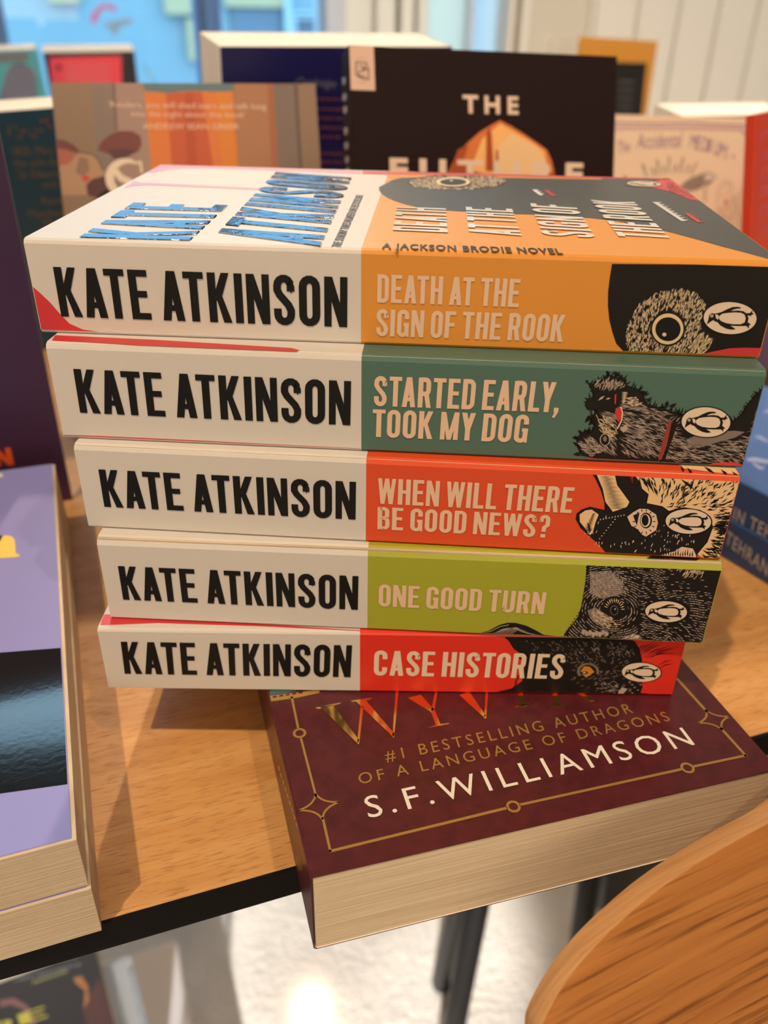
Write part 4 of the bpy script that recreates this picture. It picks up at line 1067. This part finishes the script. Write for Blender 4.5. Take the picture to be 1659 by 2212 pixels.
# ------------------------------------------------------------------ lilac books, front left
LILAC = mat('lilac_cover', lin(146, 148, 220), 0.42)
ln = npa(-0.407, 0.9134, 0); le = npa(0.9134, 0.407, 0)
LW, LH, LT = 0.153, 0.228, 0.02
lil_pages = page_mat('lilac_page_edges', (0.78, 0.66, 0.50, 1), (0.50, 0.39, 0.28, 1), 1700)
lo_ = npa(-0.0810, -0.0768, 0.0) - le * LW
lil = Book(mtx(lo_ + npa(0, 0, 0.0), le, ln, npa(0, 0, 1)), LW, LH, LT - 0.0001, LILAC,
           'lower lilac paperback of the pair at the left table corner, seen by its page edges', 'pair of lilac paperbacks', pages=lil_pages, over=0.0012)
top_root = copy_tree(lil.root)
top_root['label'] = 'upper lilac paperback at the left table corner, with glossy black panel and yellow hat'
sh_ = mtx(lo_ - le * 0.0006 + ln * 0.0008 + npa(0, 0, LT), le, ln, npa(0, 0, 1))
top_root.matrix_world = sh_
bpy.context.view_layer.update()
tcover = [c for c in top_root.children if c.name.startswith('cover')][0]
Fl = Face(top_root, (0, 0, LT - 0.0001), (0, 0, 1), ((0.001, .0002, LT - .0001), (LW - .0003, LH - .0002, LT - .0001)))
GLOSSBLACK = mat('gloss_black_panel', (0.010, 0.010, 0.012), 0.10, spec=0.7, coat=0.6, coat_rough=0.04, bump=(500, .07, .0003))
p = Print(Fl)
p.poly([(-400, 1450), (0, 1410), (137, 1398.5), (141, 1450), (146, 1520), (150, 1590), (154.5, 1692), (0, 1714.5), (-400, 1770)], GLOSSBLACK, 1)
o = p.build('gloss_panel', tcover); o['label'] = 'glossy black panel'
p = Print(Fl)
p.poly([(-30, 1206), (0, 1206), (36, 1203.5), (43, 1201), (43, 1199), (34, 1196), (33, 1180), (32, 1167), (27, 1160), (18, 1157), (10, 1157), (5, 1160), (0, 1170), (-30, 1170)], ink('hat_yellow', lin(250, 216, 110), .45), 2)
p.poly([(-40, 1168), (0, 1170), (5, 1160), (6, 1157.5), (-10, 1156), (-40, 1158)], SOFTBLACK, 1)
p.build('hat_artwork', tcover)
p = Print(Fl); p.ell((1, 1027), 5.5, 4.5, WHITE, 2, 16)
p.build('white_dot', tcover)

# ------------------------------------------------------------------ blue books, right
be = npa(0.567, -0.8237, 0); bX = npa(0.8237, 0.567, 0)
bt = npa(0.2080, 0.0665, 0)
SKY = mat('sky_blue_cover', lin(84, 128, 190), 0.42, mottle=(14, lin(52, 92, 168), .35, .7))
SPBLUE = ink('spine_blue', lin(44, 74, 128), 0.42)
BH = 0.178
blues = []
def blue_book(z, lab):
    bk = Book(mtx(bt + npa(0, 0, z), bX, -be, npa(0, 0, 1)), 0.111, BH, 0.0214, SKY, lab, 'pair of blue paperbacks', bev=(0.0008, 0.0008))
    mb = MB(); mb.face([(-0.00003, 0.0003, 0.0009), (-0.00003, BH - .0003, 0.0009), (-0.00003, BH - .0003, 0.0206), (-0.00003, 0.0003, 0.0206)], SPBLUE)
    mb.build('spine_panel', bk.cover)
    return bk
bl0 = blue_book(0.0, 'lower of the two blue paperbacks lying right of the stack, blue spine with pale letters')
bl1 = blue_book(0.0215, 'upper of the two blue paperbacks right of the stack, sky and clouds on its cover')
pale_print = ink('pale_print', lin(176, 172, 176), 0.4)
for bk, a in ((bl0, [(1536, 1148), (1656, 1244), (1552, 1114)]), (bl1, [(1582, 1122), (1716, 1226), (1596, 1090)])):
    p = Print(bk.spine); p.sans('IN TEHRAN', a[0], a[1], (a[0][0] + 6, a[0][1] - 27), pale_print, 2, bold=.015, spacing=1.15); p.build('title_lettering', bk.cover)
p = Print(bl1.front)
cl = ink('cloud_white', lin(150, 168, 212), 0.45)
p.poly([(1612, 990), (1630, 988), (1659, 994), (1720, 1006), (1720, 1012), (1659, 1002), (1630, 998), (1614, 996)], cl, 1)
p.poly([(1624, 998), (1640, 1006), (1648, 1010), (1652, 1006), (1650, 1014), (1640, 1014), (1626, 1003)], cl, 1)
p.build('cloud_artwork', bl1.cover)
p = Print(bl1.front)
p.poly([(1628, 942), (1642, 941), (1659, 952), (1659, 957), (1640, 948)], cl, 1)
p.build('cloud_artwork', bl1.cover)
p = Print(bl1.front)
p.poly([(1646, 890), (1662, 884), (1690, 888), (1690, 892), (1655, 892)], cl, 1)
p.build('cloud_artwork', bl1.cover)

# ------------------------------------------------------------------ display books at the back: posed by yaw, lean and their top left corner
def display_book(O, yaw, lean, roll, W, T, cover, label, facing_back=False, group=None, bev=(0.0008, 0.0008), pages=None, scale=1.0, back=None, H=None):
    """O: visible top-left corner; lean > 0 tips the top away from the viewer; facing_back books show their back cover"""
    R = npa(math.cos(yaw), math.sin(yaw), 0); N = npa(math.sin(yaw), -math.cos(yaw), 0)
    U = npa(0, 0, math.cos(lean)) - N * math.sin(lean); Nf = np.cross(R, U)
    R2 = math.cos(roll) * R + math.sin(roll) * U; U2 = -math.sin(roll) * R + math.cos(roll) * U
    O = CPOS + (np.array(O) - CPOS) * scale
    W = W * scale
    cs = [O, O + R2 * W, O - Nf * T, O + R2 * W - Nf * T]
    H = H or min(q[2] / U2[2] for q in cs) - 0.0002
    bl = O - U2 * H
    if not facing_back: M = mtx(bl - Nf * T, R2, U2, Nf)
    else: M = mtx(bl + R2 * W, -R2, U2, -Nf)
    return Book(M, W, H, T, cover, label, group, bev=bev, pages=pages, back=back)
rad = math.radians
# dark novel with the arch
DARKBROWN = mat('dark_brown_cover', lin(36, 22, 25), 0.55, spec=0.12)
NAVYSP = mat('ink_spine_dark', lin(34, 37, 50), 0.35)
bf = display_book((-0.0432, 0.2635, 0.2166), rad(17.26), rad(18.27), rad(-1.67), 0.148, 0.021, DARKBROWN, 'dark brown upright paperback behind the stack with a glowing arch and pale capital title')
p = Print(bf.front)
OR1 = ink('arch_orange', lin(214, 120, 58), .45); OR2 = ink('arch_glow', lin(246, 186, 120), .45); OR3 = ink('arch_rust', lin(170, 74, 28), .45)
cf = crop(700, 0, 0.57806)
arch = cf([(450, 700), (466, 640), (490, 590), (530, 540), (580, 495), (620, 470), (658, 450), (700, 472), (745, 500), (790, 530), (832, 560), (850, 600), (862, 650), (870, 720)])
p.poly(arch, OR1, 1)
p.poly(cf([(560, 720), (560, 600), (590, 520), (658, 462), (760, 520), (825, 565), (845, 720)]), OR2, 2)
p.poly(cf([(640, 720), (640, 560), (700, 500), (790, 545), (830, 600), (840, 720)]), ink('arch_peach', lin(240, 200, 150), .45), 3)
p.poly(cf([(604, 640), (606, 500), (616, 472), (626, 500), (634, 640)]), OR3, 4); p.poly(cf([(640, 640), (642, 560), (650, 560), (654, 640)]), OR3, 4)
p.poly(cf([(450, 720), (470, 640), (500, 560), (540, 540), (520, 600), (560, 640), (640, 660), (640, 720)]), OR3, 4)
p.poly(cf([(730, 720), (740, 690), (800, 680), (860, 640), (870, 720)]), OR3, 4)
p.build('cover_artwork', bf.cover)
p = Print(bf.front); cap = ink('title_pale', lin(232, 206, 186), .4)
p.sans('THE', (1000, 243), (1120, 246), (999, 205), cap, 6, bold=.035, spacing=1.5)
p.build('title_lettering', bf.cover)
p = Print(bf.front)
p.sans('FUTURE', (842, 390), (1259, 399), (841, 341), cap, 6, bold=.04, spacing=1.55)
p.build('title_lettering', bf.cover)
p = Print(bf.front); lab_m = ink('label_pink', lin(222, 190, 174), .45)
p.poly([(754.5, 97.5), (807, 99), (810.5, 196), (758, 194)], lab_m, 1)
k_ = SOFTBLACK
p.line([(769, 134), (792, 136), (792, 146), (782, 150), (796, 150)], 2.2, k_, 3); p.line([(769, 134), (769, 162), (782, 170), (796, 172), (796, 146)], 2.2, k_, 3)
p.line([(775, 143), (786, 144), (786, 154), (775, 154), (775, 164), (790, 166)], 2.0, k_, 3)
p.line([(770, 126), (794, 126)], 1.6, FURPALE, 3); p.line([(770, 178), (794, 179)], 1.8, FURPALE, 3)
o = p.build('publisher_emblem', bf.cover); o['label'] = 'pale pink publisher label'
p = Print(bf.spine)
for k, y in enumerate((170, 205, 232, 278, 310, 340, 365)):
    ch = 'KRATCHE'[k] if False else 'ERSTYCH'[k]
    p.poly([(738 + k * 1.3, y), (746 + k * 1.3, y - 4), (748 + k * 1.3, y + 6), (744 + k * 1.3, y + 14), (740 + k * 1.3, y + 12)], pale_print, 2)
p.build('spine_lettering', bf.cover)

# painted cover with stripes
TAUPE = mat('painted_taupe_cover', lin(136, 112, 92), 0.5)
bp_ = display_book((-0.1964, 0.2525, 0.1973), rad(14.11), rad(23.45), rad(0), 0.137, 0.016, TAUPE, 'painted cover paperback behind the stack with orange curtain, grey stripes and plum petals', scale=1.03)
c4 = crop(100, 160, 0.37372)
p = Print(bp_.front)
I = lambda n, c, r=.5: ink(n, lin(*c), r)
p.poly(c4([(255, 40), (395, 40), (430, 700), (300, 700)]), I('stripe_grey', (128, 112, 106)), 1)
p.poly(c4([(385, 40), (560, 42), (625, 700), (420, 700)]), I('stripe_mauve', (158, 130, 124)), 1)
p.poly(c4([(565, 100), (1080, 100), (1125, 700), (622, 700)]), I('curtain_orange', (214, 118, 50)), 2)
p.poly(c4([(690, 105), (900, 105), (990, 700), (740, 700)]), I('curtain_red', (192, 84, 44)), 3)
p.poly(c4([(985, 105), (1060, 105), (1110, 700), (1030, 700)]), I('curtain_gold', (214, 128, 40)), 3)
p.poly(c4([(800, 110), (850, 110), (880, 700), (820, 700)]), I('curtain_rust', (178, 72, 38)), 4)
p.poly(c4([(556, 42), (1085, 44), (1075, 85), (1040, 102), (960, 100), (820, 96), (700, 110), (620, 102), (572, 100)]), I('pelmet_teal', (84, 118, 132)), 4)
p.poly(c4([(1085, 44), (1300, 48), (1340, 700), (1130, 700)]), I('stripe_brown', (166, 116, 84)), 1)
p.poly(c4([(1275, 48), (1310, 48), (1350, 700), (1310, 700)]), I('stripe_sienna', (160, 96, 66)), 2)
p.poly(c4([(1310, 48), (1440, 50), (1480, 700), (1350, 700)]), I('stripe_slate', (120, 104, 96)), 1)
p.poly(c4([(1430, 50), (1452, 50), (1490, 700), (1470, 700)]), I('stripe_umber', (96, 76, 70)), 2)
PLUM = I('plum', (112, 50, 52)); PLUM2 = I('plum_dark', (82, 36, 48)); ROSE = I('dusty_rose', (168, 110, 88))
p.poly(c4([(295, 440), (320, 390), (370, 350), (430, 328), (500, 330), (545, 360), (552, 410), (530, 450), (480, 470), (450, 490), (400, 490), (360, 460)]), PLUM, 3)
p.poly(c4([(350, 440), (430, 430), (520, 440), (480, 475), (440, 492), (390, 490)]), PLUM2, 4)
p.poly(c4([(55, 375), (110, 385), (160, 410), (205, 460), (150, 450), (60, 430)]), PLUM, 3)
p.poly(c4([(60, 430), (130, 440), (165, 480), (130, 520), (70, 530)]), I('petal_coral', (172, 92, 78)), 4)
p.poly(c4([(72, 530), (130, 520), (190, 450), (270, 460), (310, 520), (330, 560), (360, 700), (90, 700)]), I('face_tan', (176, 138, 112)), 2)
p.poly(c4([(190, 480), (240, 490), (250, 560), (210, 590), (170, 570)]), I('face_shade', (140, 108, 92)), 3)
p.line(c4([(200, 452), (270, 465), (305, 500), (325, 555)]), 3, I('brow', (88, 70, 64)), 4)
p.ell(c4([(228, 603)])[0], 9, 8, I('lips', (196, 74, 68)), 4, 20)
p.poly(c4([(230, 640), (270, 605), (330, 590), (370, 610), (360, 660), (300, 720), (240, 700)]), PLUM2, 4)
p.poly(c4([(300, 700), (380, 650), (440, 660), (460, 740), (300, 760)]), SOFTBLACK, 4)
p.build('cover_artwork', bp_.cover)
p = Print(bp_.front); qm = I('quote_white', (226, 196, 176))
p.sans("'Readers, you will shed tears and talk long", c4([(362, 192)])[0], c4([(1272, 204)])[0], c4([(360, 158)])[0], qm, 6)
p.sans("into the night about this book'", c4([(490, 245)])[0], c4([(1150, 252)])[0], c4([(488, 212)])[0], qm, 6)
p.sans('ANDREW SEAN GREER', c4([(560, 318)])[0], c4([(1115, 320)])[0], c4([(558, 285)])[0], qm, 6)
outer = [c4([(467 + 100 * math.cos(t), 600 + 98 * math.sin(t))])[0] for t in [math.radians(a) for a in range(-60, -310, -10)]]
p.line(outer, lambda t: 5 + 14 * math.sin(t * math.pi), I('letter_white', (232, 216, 198)), 6)
p.line(c4([(520, 515), (545, 510), (552, 570)]), 5, I('letter_white', (232, 216, 198)), 6)
p.line(c4([(400, 560), (430, 600), (520, 640), (570, 700), (550, 760)]), 14, I('letter_white', (232, 216, 198)), 5)
p.build('cover_lettering', bp_.cover)

# drawn cover in purple line
PARCH = mat('parchment_cover', lin(204, 178, 150), 0.5)
ba = display_book((0.1055, 0.4696, 0.1695), rad(2.08), rad(29.85), rad(-0.43), 0.129, 0.016, PARCH, 'beige paperback at the back right with purple hand drawn frame, sun rays and ear')
c6 = crop(1300, 200, 0.21640)
p = Print(ba.front)
PURP = I('purple_ink', (112, 74, 112)); MAUVE = I('mauve_ink', (170, 130, 142)); GREY = I('pencil_grey', (120, 100, 82)); DKG = I('pencil_dark', (64, 52, 46))
p.line(c6([(-200, 300), (140, 302), (500, 308), (900, 302), (1200, 320), (1410, 326), (1430, 350), (1488, 410), (1480, 600), (1460, 1000), (1435, 1400)]), 3.4, PURP, 2)
p.line(c6([(-200, 345), (140, 345), (500, 345), (900, 345), (1390, 360), (1400, 385), (1462, 440), (1455, 700), (1430, 1100), (1412, 1380)]), 4.4, MAUVE, 2)
p.line(c6([(-200, 372), (500, 368), (900, 366), (1385, 380), (1448, 450), (1440, 700), (1410, 1350)]), 1.2, PURP, 2)
for i, (x, y, l) in enumerate(((388, 705, 140), (485, 740, 95), (537, 660, 170), (600, 720, 95), (662, 628, 180), (735, 710, 95), (808, 632, 170), (875, 712, 90), (945, 690, 130))):
    s_ = (x - 670) / 280
    q = c6([(x, y), (x + 24 - s_ * 14, y + 14), (x - s_ * 60 + 8, y + l), (x - s_ * 60 - 12, y + l)])
    p.poly(q, GREY if i > 4 else I('pencil_olive', (134, 122, 98)), 2)
p.poly(c6([(760, 960), (830, 890), (900, 850), (1010, 810), (1060, 795), (1140, 825), (1140, 860), (1080, 890), (1040, 915), (980, 950), (930, 980), (880, 990)]), I('sleeve_brown', (128, 104, 86)), 3)
p.poly(c6([(1015, 830), (1060, 800), (1135, 830), (1120, 870), (1040, 890)]), I('hand_grey', (186, 166, 148)), 4)
p.poly(c6([(1040, 900), (1120, 872), (1095, 900), (1050, 925)]), DKG, 4); p.poly(c6([(940, 950), (1000, 920), (990, 950), (950, 965)]), DKG, 4)
for k in range(6): p.line(c6([(850 + k * 32, 890 - k * 12), (880 + k * 28, 985 - k * 20)]), 1.3, DKG, 4)
p.line(c6([(760, 960), (900, 850), (1060, 795), (1140, 830)]), 1.6, DKG, 4)
p.line(c6([(1040, 915), (1036, 1000), (1034, 1100)]), 1.8, DKG, 3); p.line(c6([(1018, 925), (1016, 1090)]), 1.2, GREY, 3)
p.line(c6([(1150, 1080), (1150, 1000), (1180, 920), (1230, 885), (1290, 900), (1305, 950), (1290, 1000), (1330, 1100), (1360, 1200), (1370, 1320)]), 1.5, GREY, 3)
p.line(c6([(1150, 1080), (1160, 1150), (1200, 1230), (1260, 1270), (1300, 1240), (1310, 1180)]), 1.4, GREY, 3)
p.line(c6([(1190, 1060), (1185, 990), (1215, 930), (1260, 915), (1262, 960), (1240, 1050)]), 1.2, GREY, 3)
p.line(c6([(1210, 1180), (1250, 1150), (1270, 1120)]), 1.2, GREY, 3)
p.ell(c6([(1235, 1092)])[0], 3.8, 5.0, I('ear_red', (170, 46, 46)), 4, 16)
p.ell(c6([(230, 845)])[0], 5, 3, I('ear_red', (170, 46, 46)), 3, 12)
p.build('cover_artwork', ba.cover)
p = Print(ba.front)
p.sans('The', c6([(160, 612)])[0], c6([(285, 590)])[0], c6([(155, 490)])[0], PURP, 3, shear=.15)
p.sans('Accidental', c6([(345, 562)])[0], c6([(800, 545)])[0], c6([(350, 410)])[0], PURP, 3, shear=.2)
for k, ch in enumerate('MEDIUM'):
    t = k / 6; x0, y0 = 865 + 355 * t, 545 + 115 * t * (0.6 + .4 * t); wd_ = (62, 48, 56, 26, 56, 66)[k]
    p.sans(ch, c6([(x0 + 5, y0 + 5)])[0], c6([(x0 + wd_ + 5, y0 + 5 + wd_ * .32)])[0], c6([(x0 + 30, y0 - 135)])[0], PURP, 3)
p.ell(c6([(1245, 655)])[0], 2, 2, PURP, 3, 10); p.ell(c6([(1310, 640)])[0], 3, 3.5, PURP, 3, 10); p.ell(c6([(1325, 710)])[0], 1.8, 2.2, MAUVE, 3, 10)
p.build('title_lettering', ba.cover)

# red novel at the right edge
REDC = mat('bright_red_cover', lin(214, 62, 34), 0.45)
br_ = display_book((0.1805, 0.3118, 0.1854), rad(56), rad(10.69), rad(0), 0.129, 0.006, REDC, 'bright red upright paperback cut by the right edge of the photo, with pink vertical lettering')
p = Print(br_.front); pk = I('lettering_pink', (206, 82, 100))
for k, ch in enumerate('LAUREN GROFF'):
    y0 = 285 + k * 39.5
    if ch == ' ' or y0 > 640: continue
    gw, _ = 0, 0
    p.sans(ch, (1641, y0 + 2), (1639, y0 + 30), (1668, y0 - 8), pk, 2, bold=.02)
p.build('author_lettering', br_.cover)
p = Print(br_.front)
p.poly([(1600, 700), (1700, 690), (1700, 800), (1600, 806)], I('indigo_patch', (44, 36, 110)), 2)
p.poly([(1600, 806), (1700, 800), (1700, 875), (1600, 900)], SOFTBLACK, 2)
p.poly([(1653, 842), (1700, 836), (1700, 862), (1653, 868)], I('taupe_patch', (120, 104, 88)), 3)
p.build('cover_artwork', br_.cover)

# purple book, left edge
PURPLE = mat('deep_purple_cover', lin(60, 36, 72), 0.42)
_py, _pl = rad(26), rad(-3.2)
_pb = npa(-0.1847, 0.1654, 0.0003)
_N = npa(math.sin(_py), -math.cos(_py), 0); _R = npa(math.cos(_py), math.sin(_py), 0); _U = npa(0, 0, math.cos(_pl)) - _N * math.sin(_pl)
bpu = display_book(_pb - _R * 0.13 + _U * 0.198, _py, _pl, 0, 0.13, 0.0085, PURPLE, 'deep purple upright paperback at the left edge, orange letter near its foot', H=0.198)
p = Print(bpu.front)
p.cond('EN', (-52, 1012), (31, 1004), (-62, 974), I('orange_letter', (228, 96, 36)), 2)
p.build('title_lettering', bpu.cover)

# window-side books, showing their back covers
NAVY = mat('navy_cover', lin(20, 24, 92), 0.4)
bn = display_book((-0.1257, 0.3326, 0.2124), rad(27.87), rad(-7.36), rad(0.06), 0.153, 0.05, NAVY, 'thick navy blue paperback behind the painted cover, showing pale page edges on two sides', True, pages=PAGES_WHITE)
p = Print(bn.back); small = I('blurb_orange', (150, 84, 66)); sil = I('silver_script', (120, 122, 160))
p.sans('Cambridge, 1', (636, 186), (742, 190), (642, 168), sil, 2, shear=.3)
for k, y in enumerate((212, 234, 254, 274, 294, 330, 348, 366)):
    x1 = 742 if k != 4 else 728
    for j in range(9):
        x = 628 + j * 13 + (k % 3) * 3
        p.line([(x, y + .3 * j), (min(x + 8 + (j * k) % 4, x1), y + .3 * j)], 3.2, small, 2)
p.build('blurb_lettering', bn.cover)

DTEAL = mat('dark_teal_cover', lin(28, 72, 100), 0.42)
bd = display_book((-0.3681, 0.4909, 0.1567), rad(24.7), rad(-12.8), rad(3.2), 0.111, 0.022, DTEAL, 'dark teal paperback at the left, back cover with centred cream text', True, pages=PAGES_WHITE, scale=0.80)
p = Print(bd.back); tx_ = I('blurb_tan', (116, 100, 80))
for s_, bl, br, hh in (('1820. Mary Williams', (30, 336), (190, 330), 19), ('the sole daughter of', (31, 360), (200, 354), 17), ('Sir Edward, is brave', (42, 386), (196, 380), 19), ('and true', (92, 406), (165, 403), 15), ('Raised in', (92, 442), (170, 438), 17), ('Manchester by', (62, 470), (190, 464), 17), ('Mary', (95, 490), (150, 488), 17)):
    p.sans(s_, bl, br, (bl[0] - 3, bl[1] - hh), tx_, 2)
rg = random.Random(5)
for k in range(26):
    x = 18 + rg.random() * 92; y = 275 - abs(x - 60) * .25 + rg.random() * 26 - (x > 80) * 14
    p.line([(x, y), (x + 1, y + 7)], 2.6, tx_ if k % 5 else I('bead_red', (170, 70, 70)), 2)
p.build('blurb_lettering', bd.cover)

TEALC = mat('teal_cover', lin(84, 178, 198), 0.45)
bt_ = display_book((-0.5765, 0.7823, 0.1834), rad(25.29), rad(-10.78), rad(2.6), 0.129, 0.024, TEALC, 'teal paperback at the top left corner with a grey arched text panel', True, pages=PAGES_WHITE)
p = Print(bt_.back); gp = I('grey_panel', (98, 106, 136)); gl_ = I('grey_panel_line', (160, 164, 188))
p.poly([(-60, 112), (64, 112), (60, 134), (-60, 138)], I('teal_grey', (116, 128, 140)), 1)
p.poly([(-10, 240), (8, 180), (12, 160), (24, 142), (40, 136), (58, 140), (72, 152), (79, 170), (80, 195), (84, 240)], gp, 2)
for k in range(10): p.line([(8, 148 + k * 7.5), (78, 146 + k * 7.5)], 2.0, gl_, 3)
p.build('blurb_panel', bt_.cover)

PINKR = mat('black_bordered_cover', lin(52, 50, 60), 0.45)
bpk = display_book(at_depth((92, 113), 1.0), rad(23.2), rad(-13), rad(1.0), 0.106, 0.030, PINKR, 'paperback standing by the window with coral red back cover and bright page edges', True, pages=PAGES_WHITE)
p = Print(bpk.back); cr_ = I('coral', (250, 84, 102))
p.poly([(106, 124), (262, 120), (264, 230), (112, 235)], cr_, 1)
p.ell((127, 146), 6, 7, I('coral_dark', (120, 40, 56)), 2, 14)
for k in range(7): p.line([(140, 140 + k * 8), (238, 138 + k * 8)], 2.4, I('coral_pale', (226, 130, 142)), 2)
p.build('blurb_panel', bpk.cover)

OCH = mat('ochre_cover', lin(206, 144, 58), 0.45)
bo_ = display_book((0.168, 1.0087, 0.2085), rad(41.4), rad(2), rad(-2.1), 0.16, 0.055, OCH, 'ochre paperback by the white boards with a dark text panel on its back cover', True, pages=PAGES_WHITE)
p = Print(bo_.back); pn = I('ochre_panel', (26, 24, 26))
p.poly([(1258, 132), (1397, 136), (1386, 250), (1250, 250)], pn, 1)
for k in range(5): p.line([(1336, 176 + k * 18), (1370 - k * 2, 177 + k * 18)], 3.2, I('panel_text', (104, 98, 100)), 2)
p.build('blurb_panel', bo_.cover)

bh = display_book((0.1873, 0.4972, 0.1668), rad(26.6), rad(-9), rad(-0.5), 0.111, 0.036, mat('sand_cover', lin(196, 170, 142), 0.5), 'thick paperback with pale page edges standing behind the beige drawn cover', True, pages=PAGES_WHITE)

# clear acrylic easels that hold the display books
ACR = glass_mat('clear_acrylic', (0.93, 0.96, 0.98), rough=0.02)
def easel(bk, label, w=0.06, lipdepth=0.03):
    """bent clear sheet along the viewer side or rear of a leaning book: lip, foot and back plate"""
    M = bk.root.matrix_world
    return M
def easel_for(bk, label, facing_back):
    M = bk.root.matrix_world; W, H, T = bk.W, bk.H, bk.T
    zc = T + 0.0004 if facing_back else -0.0004            # plate lies against the face away from the shown side
    if facing_back: zc = -0.0004
    r = empty('acrylic_easel', M.copy()); tag(r, label, 'book stand', 'clear acrylic easels')
    return r
stand_root = empty('acrylic_easel', mtx(on_z((284, 220), 0.0) * 0 + np.array(bpk.root.matrix_world @ Vector((0.0, 0, 0))), -ET, NT, npa(0, 0, 1)))
tag(stand_root, 'clear acrylic book stand beside the coral red book near the window', 'book stand')
Mi_ = stand_root.matrix_world.inverted() @ bpk.root.matrix_world
mb = MB(); W, H, T = bpk.W, bpk.H, bpk.T
prof = [(-0.010, 0.165), (-0.020, 0.150), (-0.030, 0.12), (-0.036, 0.06), (-0.038, 0.002)]
def sheet(pl, y0, y1, th):
    for (a, b_) in zip(pl, pl[1:]):
        q = [Mi_ @ Vector((a[0], a[1], y0)), Mi_ @ Vector((b_[0], b_[1], y0)), Mi_ @ Vector((b_[0], b_[1], y1)), Mi_ @ Vector((a[0], a[1], y1))]
        mb.face(q, ACR, True)
        q2 = [Mi_ @ Vector((a[0] - th, a[1], y0)), Mi_ @ Vector((b_[0] - th, b_[1], y0)), Mi_ @ Vector((b_[0] - th, b_[1], y1)), Mi_ @ Vector((a[0] - th, a[1], y1))]
        mb.face(q2[::-1], ACR, True)
sheet(prof, 0.002, T + 0.01, 0.003)
mb.build('clear_panel', stand_root)

# ------------------------------------------------------------------ dark book in a clear stand on a low plinth under the table
DK = mat('near_black_cover', lin(24, 24, 28), 0.4)
bdk = display_book((-0.3507, 0.0994, -0.4102), rad(26.1), rad(25.1), rad(2.5), 0.129, 0.02, DK, 'near black paperback below the table edge at bottom left, with a yellow capital letter', H=0.198)
p = Print(bdk.front)
yl = I('letter_yellow', (118, 112, 40)); dg = I('text_grey', (66, 68, 76)); dy = I('text_olive', (80, 80, 50))
for k, (x0, y0, x1, y1, m) in enumerate(((48, 2094, 165, 2066, dg), (32, 2118, 175, 2082, dg), (70, 2122, 142, 2098, dy))):
    for j in range(14):
        t = j / 14; x, y = x0 + (x1 - x0) * t, y0 + (y1 - y0) * t
        p.line([(x, y), (x + 5 + (j * 7 % 4), y - 1.5)], 5.5, m, 2)
p.cond('E', (44, 2216), (104, 2196), (37, 2192), yl, 3)
p.cond('R', (-10, 2232), (30, 2220), (-14, 2212), yl, 3)
p.poly([(0, 2160), (30, 2155), (60, 2172), (80, 2212), (66, 2214), (48, 2180), (24, 2170), (0, 2176)], I('muted_plum', (74, 48, 52)), 2)
p.poly([(158, 2112), (176, 2108), (190, 2130), (192, 2160), (180, 2180), (184, 2140), (164, 2124)], I('muted_ochre', (104, 66, 36)), 2)
p.poly([(180, 2170), (215, 2110), (250, 2212), (190, 2230)], I('muted_maroon', (46, 22, 24)), 1)
p.build('cover_artwork', bdk.cover)
# the plinth it stands on
Mb = bdk.root.matrix_world
corn = [Mb @ Vector(q) for q in ((0, 0, 0), (bdk.W, 0, 0), (0, 0, bdk.T), (bdk.W, 0, bdk.T))]
zlow = min(q.z for q in corn) - 0.0005
pm = mat('plinth_paint', lin(206, 200, 198), 0.6)
q0 = np.array(Mb @ Vector((bdk.W, 0, bdk.T))); px_ = float((q0 - P0) @ ET); py_ = float((q0 - P0) @ NT)
plinth = empty('display_plinth', ROOM @ Matrix.Translation((px_ - 0.30, py_ - 0.05, FLOOR_Z)))
tag(plinth, 'pale low plinth under the table edge carrying the near black book', 'plinth')
mb = MB(); mb.box((0, 0, 0), (0.345, 0.25, zlow - FLOOR_Z), pm); bevel(mb.build('body', plinth), 0.003)
st = empty('acrylic_easel', Mb.copy()); tag(st, 'clear acrylic book stand showing right of the near black book under the table', 'book stand')
ACR2 = glass_mat('clear_acrylic_block', (0.80, 0.84, 0.88), rough=0.03, haze=0.16, haze_col=(0.9, 0.92, 0.95))
mb = MB(); mb.box((bdk.W - 0.05, 0.005, -0.006), (bdk.W + 0.023, 0.166, -0.0005), ACR2)
mb.box((bdk.W + 0.018, 0.005, -0.0005), (bdk.W + 0.023, 0.160, 0.010), ACR2)
bevel(mb.build('back_plate', st), 0.0012)
mb = MB(); mb.box((bdk.W - 0.05, -0.0045, -0.006), (bdk.W + 0.023, -0.0005, 0.03), ACR2); mb.build('shelf_lip', st)
